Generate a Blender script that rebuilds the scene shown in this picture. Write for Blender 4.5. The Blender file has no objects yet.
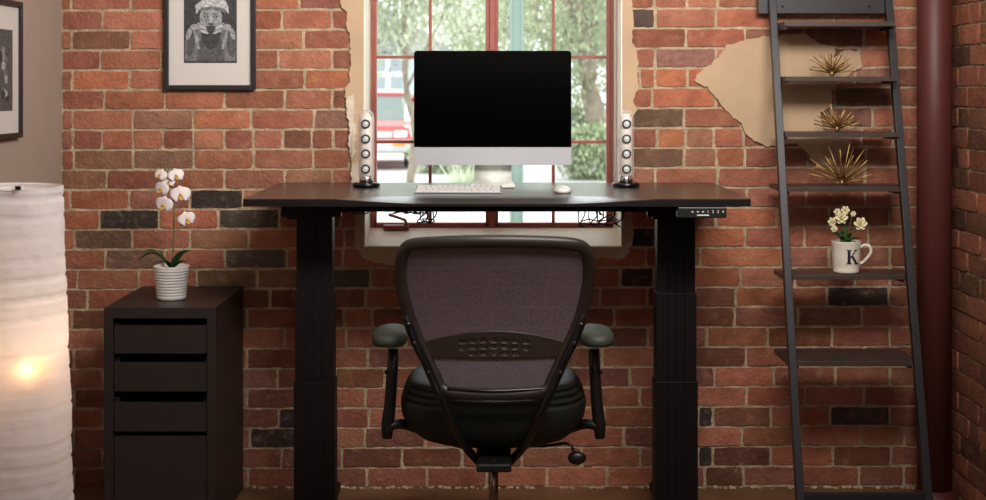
import bpy, bmesh, math, random
from mathutils import Vector, Matrix, noise
random.seed(7)
S = bpy.context.scene
COL = S.collection
PI = math.pi
F, CX, HY, CAMD, CAMZ = 1427.0, 493.0, 90.0, 4.96, 1.38

# ------------------------------------------------------------------ camera
cd = bpy.data.cameras.new('camera'); cam = bpy.data.objects.new('camera', cd); COL.objects.link(cam)
cam.location = (0, -CAMD, CAMZ); cam.rotation_euler = (PI/2, 0, 0)
cd.sensor_width = 36; cd.lens = F/986*36; cd.shift_x = 0.0; cd.shift_y = -(250-HY)/986
cd.clip_end = 400
cd.dof.use_dof = True; cd.dof.focus_distance = 4.45; cd.dof.aperture_fstop = 5.0
S.camera = cam
# ------------------------------------------------------------------ world, light, exposure
w = bpy.data.worlds.new('world'); S.world = w; w.use_nodes = True
wn = w.node_tree.nodes; bg = wn['Background']
bg.inputs[0].default_value = (0.93, 0.97, 1.0, 1); bg.inputs[1].default_value = 3.0
def area(name, loc, target, sx, sy, power, col, spread=180):
    l = bpy.data.lights.new(name, 'AREA'); l.shape = 'RECTANGLE'; l.size = sx; l.size_y = sy
    l.energy = power; l.color = col; l.spread = math.radians(spread)
    o = bpy.data.objects.new(name, l); COL.objects.link(o); o.location = loc
    d = Vector(target)-Vector(loc); o.rotation_euler = d.to_track_quat('-Z', 'Y').to_euler()
    return o
area('key_light', (0.60, -2.5, 2.48), (-0.25, 0.0, 2.15), 1.5, 0.6, 60, (1.0, 0.965, 0.92), 125)
area('ceiling_light', (-0.1, -1.35, 2.56), (-0.1, -0.75, 0.6), 2.2, 0.6, 6, (1.0, 0.93, 0.84))
area('fill_light', (0.3, -5.2, 2.0), (0.0, 0.0, 1.3), 2.0, 1.0, 9, (1.0, 0.95, 0.9))
sun = bpy.data.lights.new('sun', 'SUN'); sun.energy = 2.5; sun.angle = math.radians(8); sun.color = (1, .97, .9)
so = bpy.data.objects.new('sun', sun); COL.objects.link(so); so.rotation_euler = (math.radians(-38), math.radians(14), 0)
S.view_settings.view_transform = 'Standard'; S.view_settings.look = 'None'
S.view_settings.exposure = 0.0; S.view_settings.gamma = 1.0; S.view_settings.use_curve_mapping = False

# ------------------------------------------------------------------ helpers
def lin(c):
    return tuple(((v/255)/12.92 if v/255 <= .04045 else ((v/255+.055)/1.055)**2.4) for v in c)+(1,)
def P(px, py, Z):
    return Vector(((px-CX)*Z/F, Z-CAMD, CAMZ-(py-HY)*Z/F))
MATS = {}
def mat(name, rgb, rough=.5, metal=0, bump=0, bscale=60, vary=0, vscale=8, emit=None, estr=0, coat=0, spec=None, trans=0):
    m = bpy.data.materials.new(name); m.use_nodes = True; MATS[name] = m
    nt = m.node_tree; b = nt.nodes['Principled BSDF']
    b.inputs['Base Color'].default_value = lin(rgb); b.inputs['Roughness'].default_value = rough
    b.inputs['Metallic'].default_value = metal
    if coat: b.inputs['Coat Weight'].default_value = coat; b.inputs['Coat Roughness'].default_value = .15
    if spec is not None: b.inputs['Specular IOR Level'].default_value = spec
    if trans: b.inputs['Transmission Weight'].default_value = trans
    if emit: b.inputs['Emission Color'].default_value = lin(emit); b.inputs['Emission Strength'].default_value = estr
    if bump or vary:
        tc = nt.nodes.new('ShaderNodeTexCoord')
    if bump:
        n = nt.nodes.new('ShaderNodeTexNoise'); n.inputs['Scale'].default_value = bscale; n.inputs['Detail'].default_value = 6
        bp = nt.nodes.new('ShaderNodeBump'); bp.inputs['Strength'].default_value = bump; bp.inputs['Distance'].default_value = .004
        nt.links.new(tc.outputs['Object'], n.inputs['Vector']); nt.links.new(n.outputs['Fac'], bp.inputs['Height'])
        nt.links.new(bp.outputs['Normal'], b.inputs['Normal'])
    if vary:
        n = nt.nodes.new('ShaderNodeTexNoise'); n.inputs['Scale'].default_value = vscale; n.inputs['Detail'].default_value = 5
        r = nt.nodes.new('ShaderNodeValToRGB')
        c = lin(rgb); r.color_ramp.elements[0].position = .3; r.color_ramp.elements[1].position = .7
        r.color_ramp.elements[0].color = tuple(v*(1-vary) for v in c[:3])+(1,)
        r.color_ramp.elements[1].color = tuple(min(1, v*(1+vary)) for v in c[:3])+(1,)
        nt.links.new(tc.outputs['Object'], n.inputs['Vector']); nt.links.new(n.outputs['Fac'], r.inputs['Fac'])
        nt.links.new(r.outputs['Color'], b.inputs['Base Color'])
    return m
def brick_mat():
    m = bpy.data.materials.new('old_brick'); m.use_nodes = True; nt = m.node_tree; b = nt.nodes['Principled BSDF']; L = nt.links.new
    N = nt.nodes.new
    b.inputs['Roughness'].default_value = .92; b.inputs['Specular IOR Level'].default_value = .2
    at = N('ShaderNodeAttribute'); at.attribute_name = 'brick'
    tc = N('ShaderNodeTexCoord')
    off = N('ShaderNodeVectorMath'); off.operation = 'ADD'
    cmb = N('ShaderNodeVectorMath'); cmb.operation = 'SCALE'; cmb.inputs[3].default_value = 37.0
    L(at.outputs['Color'], cmb.inputs[0]); L(tc.outputs['Object'], off.inputs[0]); L(cmb.outputs[0], off.inputs[1])
    n1 = N('ShaderNodeTexNoise'); n1.inputs['Scale'].default_value = 14; n1.inputs['Detail'].default_value = 8; n1.inputs['Roughness'].default_value = .65
    n2 = N('ShaderNodeTexNoise'); n2.inputs['Scale'].default_value = 90; n2.inputs['Detail'].default_value = 6
    n3 = N('ShaderNodeTexNoise'); n3.inputs['Scale'].default_value = 30; n3.inputs['Detail'].default_value = 5
    for n in (n1, n2, n3): L(off.outputs[0], n.inputs['Vector'])
    col = N('ShaderNodeAttribute'); col.attribute_name = 'tint'
    # mottling of the fired clay
    r1 = N('ShaderNodeValToRGB'); r1.color_ramp.elements[0].position = .32; r1.color_ramp.elements[0].color = (.55, .50, .48, 1)
    r1.color_ramp.elements[1].position = .68; r1.color_ramp.elements[1].color = (1.0, 1.0, 1.0, 1)
    L(n1.outputs['Fac'], r1.inputs['Fac'])
    mx = N('ShaderNodeMix'); mx.data_type = 'RGBA'; mx.blend_type = 'MULTIPLY'; mx.inputs[0].default_value = .8
    L(col.outputs['Color'], mx.inputs[6]); L(r1.outputs['Color'], mx.inputs[7])
    # lime dust left on the faces
    r2 = N('ShaderNodeValToRGB'); r2.color_ramp.elements[0].position = .55; r2.color_ramp.elements[0].color = (0, 0, 0, 1)
    r2.color_ramp.elements[1].position = .8; r2.color_ramp.elements[1].color = (.4, .4, .4, 1)
    L(n3.outputs['Fac'], r2.inputs['Fac'])
    mx2 = N('ShaderNodeMix'); mx2.data_type = 'RGBA'; mx2.inputs[7].default_value = lin((190, 150, 125))
    L(r2.outputs['Color'], mx2.inputs[0]); L(mx.outputs[2], mx2.inputs[6]); L(mx2.outputs[2], b.inputs['Base Color'])
    ad = N('ShaderNodeMath'); ad.operation = 'ADD'; L(n1.outputs['Fac'], ad.inputs[0]); L(n2.outputs['Fac'], ad.inputs[1])
    bp = N('ShaderNodeBump'); bp.inputs['Strength'].default_value = .9; bp.inputs['Distance'].default_value = .007
    L(ad.outputs[0], bp.inputs['Height']); L(bp.outputs['Normal'], b.inputs['Normal'])
    return m

class MB:
    def __init__(s): s.v = []; s.f = []; s.m = []; s.sm = []; s.mi = 0; s.smooth = False
    def add(s, vs, fs):
        b = len(s.v); s.v += [Vector(p) for p in vs]
        for f in fs: s.f.append([b+i for i in f]); s.m.append(s.mi); s.sm.append(s.smooth)
    def box(s, lo, hi, M=None):
        x0, y0, z0 = lo; x1, y1, z1 = hi
        vs = [Vector(p) for p in ((x0,y0,z0),(x1,y0,z0),(x1,y1,z0),(x0,y1,z0),(x0,y0,z1),(x1,y0,z1),(x1,y1,z1),(x0,y1,z1))]
        if M: vs = [M@p for p in vs]
        s.add(vs, [(0,3,2,1),(4,5,6,7),(0,1,5,4),(1,2,6,5),(2,3,7,6),(3,0,4,7)]); return s
    def cbox(s, c, d, M=None):
        return s.box([c[i]-d[i]/2 for i in range(3)], [c[i]+d[i]/2 for i in range(3)], M)
    def tube(s, pts, r, n=10, closed=False, flat=1.0, up=Vector((0,0,1))):
        pts = [Vector(p) for p in pts]; k = len(pts); rs = r if isinstance(r, (list, tuple)) else [r]*k
        vs = []; sm = s.smooth; s.smooth = True
        for i, p in enumerate(pts):
            if closed: t = pts[(i+1) % k]-pts[i-1]
            else: t = pts[min(i+1, k-1)]-pts[max(i-1, 0)]
            t.normalize(); a = t.cross(up)
            if a.length < .05: a = t.cross(Vector((0,1,0)) if abs(up.y) < .9 else Vector((1,0,0)))
            a.normalize(); b = t.cross(a)
            for j in range(n):
                q = 2*PI*j/n; vs.append(p+a*math.cos(q)*rs[i]+b*math.sin(q)*rs[i]*flat)
        fs = []
        for i in range(k if closed else k-1):
            for j in range(n):
                fs.append((i*n+j, i*n+(j+1) % n, ((i+1) % k)*n+(j+1) % n, ((i+1) % k)*n+j))
        s.add(vs, fs)
        if not closed:
            b = len(s.v)-k*n; s.smooth = False
            s.f.append([b+j for j in range(n)][::-1]); s.m.append(s.mi); s.sm.append(False)
            s.f.append([b+(k-1)*n+j for j in range(n)]); s.m.append(s.mi); s.sm.append(False)
        s.smooth = sm; return s
    def lathe(s, prof, c=(0,0,0), n=32, M=None, smooth=True):
        vs = []; c = Vector(c)
        for r, z in prof:
            for j in range(n):
                q = 2*PI*j/n; p = Vector((r*math.cos(q), r*math.sin(q), z))
                vs.append((M@p if M else p)+c)
        fs = [(i*n+j, i*n+(j+1) % n, (i+1)*n+(j+1) % n, (i+1)*n+j) for i in range(len(prof)-1) for j in range(n)]
        sm = s.smooth; s.smooth = smooth; s.add(vs, fs)
        if prof[0][0] > 1e-6: b = len(s.v)-len(vs); s.f.append([b+j for j in range(n)][::-1]); s.m.append(s.mi); s.sm.append(False)
        if prof[-1][0] > 1e-6: b = len(s.v)-n; s.f.append([b+j for j in range(n)]); s.m.append(s.mi); s.sm.append(False)
        s.smooth = sm; return s
    def prism(s, poly, y0, y1, plane='xz', M=None):
        n = len(poly)
        def mk(p, d):
            q = Vector((p[0], d, p[1])) if plane == 'xz' else (Vector((p[0], p[1], d)) if plane == 'xy' else Vector((d, p[0], p[1])))
            return M@q if M else q
        s.add([mk(p, y0) for p in poly]+[mk(p, y1) for p in poly],
              [tuple(range(n)), tuple(range(2*n-1, n-1, -1))]+[(i, i+n, (i+1) % n+n, (i+1) % n) for i in range(n)]); return s
    def sphere(s, c, r, n=14, sc=(1,1,1), M=None):
        prof = [(max(1e-7, math.sin(PI*i/n)), -math.cos(PI*i/n)) for i in range(n+1)]
        MM = Matrix.Diagonal((r*sc[0], r*sc[1], r*sc[2])).to_4x4()
        if M: MM = M@MM
        return s.lathe(prof, c, max(8, n+2), MM)
    def build(s, name, mats, parent=None, bevel=0, seg=2, solid=0, sub=0, tri=False):
        me = bpy.data.meshes.new(name); me.from_pydata(s.v, [], s.f)
        if not isinstance(mats, (list, tuple)): mats = [mats]
        for m in mats: me.materials.append(m)
        me.polygons.foreach_set('material_index', s.m); me.polygons.foreach_set('use_smooth', s.sm)
        bm = bmesh.new(); bm.from_mesh(me)
        bmesh.ops.remove_doubles(bm, verts=bm.verts, dist=1e-6)
        bmesh.ops.recalc_face_normals(bm, faces=bm.faces)
        if tri:
            bmesh.ops.triangulate(bm, faces=[f for f in bm.faces if len(f.verts) > 4], ngon_method='EAR_CLIP')
        bm.to_mesh(me); bm.free(); me.update()
        o = bpy.data.objects.new(name, me); COL.objects.link(o)
        if parent: o.parent = parent; o.matrix_parent_inverse = Matrix.Translation(-parent.location)
        if bevel:
            b = o.modifiers.new('bevel', 'BEVEL'); b.width = bevel; b.segments = seg; b.limit_method = 'ANGLE'; b.angle_limit = math.radians(40)
        if solid:
            b = o.modifiers.new('solid', 'SOLIDIFY'); b.thickness = solid
        if sub:
            b = o.modifiers.new('sub', 'SUBSURF'); b.levels = sub; b.render_levels = sub
        return o
def tag(o, label=None, cat=None, group=None, kind=None):
    if label: o['label'] = label
    if cat: o['category'] = cat
    if group: o['group'] = group
    if kind: o['kind'] = kind
    return o
def empty(name, loc, label=None, cat=None, group=None, kind=None):
    o = bpy.data.objects.new(name, None); COL.objects.link(o); o.location = loc; o.empty_display_size = .05
    return tag(o, label, cat, group, kind)
def copy_tree(o, parent=None):
    c = o.copy(); COL.objects.link(c)
    if parent: c.parent = parent
    for ch in list(o.children): copy_tree(ch, c)
    return c
def smooth_path(pts, k=5, closed=False):
    pts = [Vector(p) for p in pts]; n = len(pts); out = []
    rng = range(n) if closed else range(n-1)
    for i in rng:
        p0 = pts[(i-1) % n] if closed or i > 0 else pts[0]; p1 = pts[i]; p2 = pts[(i+1) % n]
        p3 = pts[(i+2) % n] if closed or i+2 < n else pts[-1]
        for j in range(k):
            t = j/k
            out.append(.5*((2*p1)+(-p0+p2)*t+(2*p0-5*p1+4*p2-p3)*t*t+(-p0+3*p1-3*p2+p3)*t**3))
    if not closed: out.append(pts[-1])
    return out
def sstep(a, b, x):
    t = max(0, min(1, (x-a)/(b-a))); return t*t*(3-2*t)
def text_obj(name, s, size, m, parent, loc, rot=(PI/2, 0, 0), depth=.0003, sx=1):
    cu = bpy.data.curves.new(name, 'FONT'); cu.body = s; cu.size = size; cu.extrude = depth; cu.align_x = 'CENTER'; cu.align_y = 'CENTER'
    tmp = bpy.data.objects.new(name+'_src', cu); COL.objects.link(tmp)
    bpy.context.view_layer.update()
    me = bpy.data.meshes.new_from_object(tmp.evaluated_get(bpy.context.evaluated_depsgraph_get()))
    bpy.data.objects.remove(tmp)
    M = Matrix.Translation(loc)@Matrix.Rotation(rot[2], 4, 'Z')@Matrix.Rotation(rot[0], 4, 'X')@Matrix.Diagonal((sx, 1, 1, 1))
    me.transform(M); me.materials.clear(); me.materials.append(m)
    o = bpy.data.objects.new(name, me); COL.objects.link(o)
    if parent: o.parent = parent; o.matrix_parent_inverse = Matrix.Translation(-parent.location)
    return o

# ------------------------------------------------------------------ materials
M_BRICK = brick_mat()
M_MORTAR = mat('mortar', (206, 182, 152), .95, bump=1.0, bscale=110, vary=.3, vscale=18, spec=.1)
M_MORTAR.node_tree.nodes['Bump'].inputs['Distance'].default_value = .008
_nt = M_MORTAR.node_tree; _n = _nt.nodes.new('ShaderNodeTexNoise'); _n.inputs['Scale'].default_value = 260; _n.inputs['Detail'].default_value = 3
_r = _nt.nodes.new('ShaderNodeValToRGB'); _r.color_ramp.elements[0].position = .35; _r.color_ramp.elements[0].color = (.5, .47, .44, 1); _r.color_ramp.elements[1].position = .6
_m = _nt.nodes.new('ShaderNodeMix'); _m.data_type = 'RGBA'; _m.blend_type = 'MULTIPLY'; _m.inputs[0].default_value = .8
_b = _nt.nodes['Principled BSDF']; _src = _b.inputs['Base Color'].links[0].from_socket
_nt.links.new(_nt.nodes['Texture Coordinate'].outputs['Object'], _n.inputs['Vector']); _nt.links.new(_n.outputs['Fac'], _r.inputs['Fac'])
_nt.links.new(_src, _m.inputs[6]); _nt.links.new(_r.outputs['Color'], _m.inputs[7]); _nt.links.new(_m.outputs[2], _b.inputs['Base Color'])
M_PLASTER = mat('tan_plaster', (196, 166, 134), .85, bump=.25, bscale=30, vary=.09, vscale=5)
M_LIME = mat('lime_plaster', (215, 198, 178), .9, bump=.7, bscale=60, vary=.15, vscale=30)
M_REVEAL = mat('cream_paint', (246, 237, 218), .55, bump=.15, bscale=25, vary=.04, vscale=9)
M_TAUPE = mat('taupe_paint', (172, 153, 140), .8, bump=.08, bscale=160, vary=.03)
M_CEIL = mat('ceiling_paint', (205, 198, 188), .9, bump=.05)
M_FLOOR = mat('floor_boards', (124, 90, 62), .55, bump=.2, bscale=14, vary=.25, vscale=6)
M_RED = mat('oxide_red_paint', (150, 76, 62), .5, bump=.3, bscale=60, vary=.12, vscale=30)
M_PIPE = mat('maroon_paint', (92, 44, 40), .5, bump=.12, bscale=40, vary=.06)
M_BLACKWOOD = mat('black_brown_wood', (43, 36, 34), .42, spec=.3, bump=.12, bscale=50, vary=.12, vscale=20)
M_DESK = mat('espresso_laminate', (56, 48, 44), .25, spec=.9, bump=.01, bscale=90, vary=.1, vscale=14)
M_BLKMETAL = mat('black_powder_coat', (20, 14, 14), .5, spec=.2, bump=.05, bscale=200)
M_BLKPLAST = mat('black_plastic', (26, 24, 24), .38)
M_GLOSSBLK = mat('gloss_black', (18, 17, 17), .18)
M_DARKSLOT = mat('drawer_interior', (40, 30, 26), .7)
M_STEEL = mat('ladder_steel', (56, 54, 56), .4, metal=.4, bump=.05, bscale=90)
M_SHELF = mat('shelf_wood', (72, 60, 54), .4, bump=.1, bscale=60, vary=.15, vscale=24)
M_GOLD = mat('brass', (196, 160, 104), .45, metal=.85)
M_WHITE = mat('white_ceramic', (232, 228, 224), .3)
M_MUG = mat('cream_glaze', (236, 226, 210), .25)
M_SILVER = mat('brushed_aluminium', (184, 184, 188), .42, metal=.25)
M_SCREEN = mat('black_glass', (2, 2, 2), .15, spec=.06)
M_KEY = mat('white_keycap', (224, 222, 220), .4)
M_STAND = mat('pale_aluminium', (236, 238, 230), .5)
M_CONE = mat('silver_cone', (214, 214, 216), .3, metal=.3)
M_LIFT = mat('bronze_chrome', (150, 132, 120), .3, metal=1)
M_CHROME = mat('chrome', (215, 215, 215), .12, metal=1)
M_PETAL = mat('orchid_petal', (240, 228, 228), .6, vary=.04)
M_YEL = mat('orchid_lip', (205, 160, 70), .6)
M_STEM = mat('green_stem', (96, 104, 58), .6)
M_LEAF = mat('orchid_leaf', (44, 82, 34), .35)
M_BLOOM = mat('cream_bloom', (238, 228, 190), .7)
M_SOIL = mat('dark_soil', (40, 30, 22), .9, bump=.8)
M_MATB = mat('mat_board', (214, 206, 200), .8)
M_FRAME = mat('black_frame', (36, 34, 36), .4)
M_LEATHER = mat('green_black_leather', (32, 34, 28), .5, spec=.25, bump=.15, bscale=140)
M_RUBBER = mat('arm_pad_rubber', (62, 66, 58), .55, bump=.1)
M_BAND = mat('lumbar_plastic', (50, 40, 36), .4)
M_WHITEPR = mat('white_print', (225, 225, 225), .5)
GREY = [mat('print_grey_%s' % n, (g, g, int(g*1.02)), .6, vary=.45, vscale=110) for n, g in (('dark', 58), ('deep', 84), ('mid', 112), ('pale', 150), ('light', 182))]

def glass_mat():
    m = bpy.data.materials.new('window_glass'); m.use_nodes = True; nt = m.node_tree; nt.nodes.clear(); N = nt.nodes.new; L = nt.links.new
    o = N('ShaderNodeOutputMaterial'); mx = N('ShaderNodeMixShader'); t = N('ShaderNodeBsdfTransparent'); g = N('ShaderNodeBsdfGlossy')
    g.inputs['Roughness'].default_value = .02; fr = N('ShaderNodeFresnel'); fr.inputs[0].default_value = 1.45
    t.inputs[0].default_value = (.97, .985, .975, 1)
    L(fr.outputs[0], mx.inputs[0]); L(t.outputs[0], mx.inputs[1]); L(g.outputs[0], mx.inputs[2]); L(mx.outputs[0], o.inputs[0]); return m
M_GLASS = glass_mat()
def clear_mat():
    m = bpy.data.materials.new('clear_acrylic'); m.use_nodes = True; nt = m.node_tree; nt.nodes.clear(); N = nt.nodes.new; L = nt.links.new
    o = N('ShaderNodeOutputMaterial'); mx = N('ShaderNodeMixShader'); t = N('ShaderNodeBsdfTransparent'); g = N('ShaderNodeBsdfPrincipled')
    g.inputs['Base Color'].default_value = lin((235, 228, 222)); g.inputs['Roughness'].default_value = .12
    lw = N('ShaderNodeLayerWeight'); lw.inputs[0].default_value = .35
    L(lw.outputs['Facing'], mx.inputs[0]); L(t.outputs[0], mx.inputs[1]); L(g.outputs[0], mx.inputs[2]); L(mx.outputs[0], o.inputs[0]); return m
M_CLEAR = clear_mat()
def net_mat():
    m = bpy.data.materials.new('mesh_fabric'); m.use_nodes = True; nt = m.node_tree; nt.nodes.clear(); N = nt.nodes.new; L = nt.links.new
    o = N('ShaderNodeOutputMaterial'); mx = N('ShaderNodeMixShader'); t = N('ShaderNodeBsdfTransparent'); g = N('ShaderNodeBsdfPrincipled')
    g.inputs['Base Color'].default_value = lin((98, 82, 88)); g.inputs['Roughness'].default_value = .6
    tc = N('ShaderNodeTexCoord'); v = N('ShaderNodeTexVoronoi'); v.inputs['Scale'].default_value = 210
    mp = N('ShaderNodeMapping'); mp.inputs['Scale'].default_value = (1, .2, 1)
    r = N('ShaderNodeValToRGB'); r.color_ramp.elements[0].position = .28; r.color_ramp.elements[1].position = .42
    r.color_ramp.elements[0].color = (.5, .5, .5, 1); r.color_ramp.elements[1].color = (.93, .93, .93, 1)
    L(tc.outputs['Object'], mp.inputs[0]); L(mp.outputs[0], v.inputs['Vector']); L(v.outputs['Distance'], r.inputs[0])
    L(r.outputs[0], mx.inputs[0]); L(t.outputs[0], mx.inputs[1]); L(g.outputs[0], mx.inputs[2]); L(mx.outputs[0], o.inputs[0]); return m
M_NET = net_mat()
def paper_mat():
    m = bpy.data.materials.new('rice_paper'); m.use_nodes = True; nt = m.node_tree; nt.nodes.clear(); N = nt.nodes.new; L = nt.links.new
    o = N('ShaderNodeOutputMaterial'); mx = N('ShaderNodeMixShader'); t = N('ShaderNodeBsdfTranslucent'); g = N('ShaderNodeBsdfDiffuse')
    tc = N('ShaderNodeTexCoord'); n = N('ShaderNodeTexNoise'); n.inputs['Scale'].default_value = 22; n.inputs['Detail'].default_value = 7
    mp = N('ShaderNodeMapping'); mp.inputs['Scale'].default_value = (1, 1, 2.2)
    bp = N('ShaderNodeBump'); bp.inputs['Strength'].default_value = .4; bp.inputs['Distance'].default_value = .005
    L(tc.outputs['Object'], mp.inputs[0]); L(mp.outputs[0], n.inputs['Vector']); L(n.outputs['Fac'], bp.inputs['Height'])
    L(bp.outputs[0], g.inputs['Normal'])
    g.inputs[0].default_value = lin((250, 248, 255)); t.inputs[0].default_value = lin((245, 225, 200)); mx.inputs[0].default_value = .3
    L(g.outputs[0], mx.inputs[1]); L(t.outputs[0], mx.inputs[2]); L(mx.outputs[0], o.inputs[0]); return m
M_PAPER = paper_mat()

# ------------------------------------------------------------------ the brick wall, laid brick by brick
WX0, WX1, TOPZ, REV = -1.50, 1.585, 2.62, .4484
WIN_Z0, WIN_Z1 = .838, 2.13            # opening in the wall face
PXM = F/CAMD
def px2x(px): return (px-CX)/PXM
def rowz(k, x):
    px = CX+x*PXM
    return CAMZ-((9.9+19.93*k-HY)-2.0*(px-200)/575)/PXM
JOINT = {
 -1: [71,131,191,240,299,350, 654,687.4,717.8,778,838,893],
 0: [102.6,165,222,282,332,350, 655.4,716,775,834,893],
 1: [71.6,130.6,190,245,303.4,350, 686,745,805,864,894],
 2: [100.5,160.8,220,278.4,332.3, 655.4,716,775,829,859,893],
 3: [72,129.4,190,248,305,350, 640,655.4,687.4,745,800,855,896],
 4: [104.7,165,224.3,285,332.3, 652.4,716,775,835,894],
 5: [72.8,133,193.3,251,314,350, 684.3,742,802,832,873],
 6: [72.8,102.6,133,162.8,193.9,224.3,253.2,282.7,311.9,333.2, 657,686,714,743.6,804,862,893],
 7: [73.7,133,193.9,253.8,313.1,350, 684.3,716.3,745,807.5,866],
 8: [107,166,224.3,285,332.3, 655.4,717.8,781.7,838,865],
 9: [70,129,190,243,300,350, 687,746.7,806,865],
 10: [99.6,158.9,218.2,279,340, 655,716,777,829,889.7],
 11: [74.6,132.4,190.2,248.6,307,344, 655,686,745,804.5,868],
 12: [105.6,165,224.9,286.6,343, 645.7,701,783,829,890],
 13: [78,139,197,257,317,329,370,430,490,550, 620,654,681,740.6,795,855,890],
 14: [87.4,147,207,270,310,365.6,425,485,545,600, 647,676,736,789,827,889],
 15: [72,132,190,247,306,344,372,432,492,552, 614,674,734.5,798,862],
 16: [103,165,225,285,346,406,466,526,586, 648,707,768,832,890],
 17: [73.7,133,190,247,307,368,428,488,548, 602,662,690,746,804,864],
 18: [102.6,160,220,277.5,335,385,445,505,565, 630,660,714.7,774,835,890],
 19: [73.7,133,190,247,307,365.6,425,485,545,600, 640,690,746.7,805,864],
 20: [102.6,160,220,279,310,369,430,490,550,604, 660,698,713,771,830,890],
 21: [73.7,133,190,250,310,365,425,485,545, 624,684,742,801,861,905],
 22: [102,162,222,282,342,402,462,522,582, 640,698,713,771,833,891],
 23: [73,133,190,248,307,367,427,487,547,607, 667,705,743.6,801,859],
}
SPEC = {(0,268):'b',(1,100):'b2',(3,100):'o',(5,165):'b2',(5,223):'o',(5,333):'p',(7,103):'b2',(7,163):'b',(8,85):'b2',(8,308):'b2',
 (9,215):'d',(10,130):'d',(10,250):'d2',(11,103):'b',(11,220):'b2',(12,130):'b',(12,257):'d2',(13,227):'b',(13,287):'b',(13,350):'d2',
 (20,290):'d',(21,275):'d',(0,643):'d2',(2,685):'p',(1,770):'b2',(3,646):'o',(3,665):'o',(5,662):'b',(6,672):'o',(6,700):'b2',(7,655):'b',(7,700):'b2',
 (5,815):'b',(5,850):'p',(4,855):'b',(11,643):'d',(13,637):'d',(14,857):'d',(20,858):'d2',(20,705):'d',(22,705):'d',(12,738):'o',(10,745):'o',
 (11,710):'o',(13,710):'o',(4,128):'o',(2,845):'b',(3,905):'b',(1,828):'b2',(3,870):'p',(0,805):'b2'}
PAL = {'d':(74,64,60),'d2':(100,86,76),'b':(136,104,84),'b2':(158,114,90),'o':(194,124,90),'p':(168,120,108)}
BASES = [(180,117,92),(174,111,88),(184,122,97),(169,108,87),(178,115,92),(161,105,86),(182,114,87),(176,116,97)]
def brick(mb, cols, x0, x1, z0f, z1f, face, rgb, nx=6):
    """one brick: a rough-edged block. face(u, z, d) -> world point, d = depth out of the wall"""
    g = .0052; x0 += g; x1 -= g
    if x1-x0 < .012: return
    nx = max(3, int((x1-x0)/.018)); nz = 3
    sd = random.random()*100; out = random.uniform(-.0005, .0035); tilt = random.uniform(-.0015, .0015)
    rad = .003
    base = len(mb.v); vs = []
    def nz3(u, z, s): return noise.noise(Vector((u*s+sd, z*s, sd)))
    for j in range(nz+1):
        for i in range(nx+1):
            u = x0+(x1-x0)*i/nx; zl = z0f(u)+.0047; zh = z1f(u)-.0047; z = zl+(zh-zl)*j/nz
            if i in (0, nx): u += nz3(u, z, 45)*.0042
            if j in (0, nz): z += nz3(u, z, 38)*.0036
            if i in (0, nx) and j in (0, nz):
                u += rad*.5*(1 if i == 0 else -1); z += rad*.35*(1 if j == 0 else -1)
            edge = (i in (0, nx)) or (j in (0, nz))
            d = out+tilt*(i/nx-.5)+nz3(u, z, 22)*.0022-(.0010 if edge else 0)
            vs.append(face(u, z, d))
    fs = [(j*(nx+1)+i, j*(nx+1)+i+1, (j+1)*(nx+1)+i+1, (j+1)*(nx+1)+i) for j in range(nz) for i in range(nx)]
    ring = [i for i in range(nx+1)]+[j*(nx+1)+nx for j in range(1, nz+1)]+[nz*(nx+1)+i for i in range(nx-1, -1, -1)]+[j*(nx+1) for j in range(nz-1, 0, -1)]
    m0 = len(vs); vs += [vs[k] for k in ring]; n0 = len(vs)
    for k in ring:
        j, i = divmod(k, nx+1); u = x0+(x1-x0)*i/nx; zl = z0f(u)+.0042; zh = z1f(u)-.0042
        vs.append(face(u, zl+(zh-zl)*j/nz, -.02))
    L = len(ring)
    for k in range(L): fs.append((m0+k, m0+(k+1) % L, n0+(k+1) % L, n0+k))
    mb.smooth = False; mb.add(vs, fs)
    jit = random.uniform(.86, 1.08); c = [min(255, max(0, v*jit+random.uniform(-3, 3))) for v in rgb]
    cols += [(lin(c), (random.random(), random.random(), random.random(), 1))]*len(fs)
def lay_course(mb, cols, k, joints, xs0, xs1, face, px=True, skip=None):
    J = [xs0]+[j for j in joints if xs0+.01 < j < xs1-.01]+[xs1]
    full = [J[0]]
    for a in J[1:]:
        p = full[-1]; n = max(1, round((a-p)/.208))
        if a-p > .27:
            for q in range(1, n): full.append(p+(a-p)*q/n)
        full.append(a)
    for a, b in zip(full, full[1:]):
        if skip and skip(a, b): continue
        c = (a+b)/2; pxc = CX+c*PXM; rgb = random.choice(BASES)
        if px:
            for (r, x), t in SPEC.items():
                if r == k and abs(x-pxc) < 14 and (CX+a*PXM-2 < x < CX+b*PXM+2): rgb = PAL[t]
            if k >= 14 and random.random() < .25 and (k,) : rgb = tuple(v*.82 for v in rgb)
        elif random.random() < .3: rgb = random.choice([(150,104,80),(130,92,72),(120,88,70)])
        brick(mb, cols, a, b, lambda u: rowz(k+1, u if px else WX1), lambda u: rowz(k, u if px else WX1), face, rgb)
def finish_bricks(mb, cols, o, nb):
    me = o.data
    return o
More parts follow.
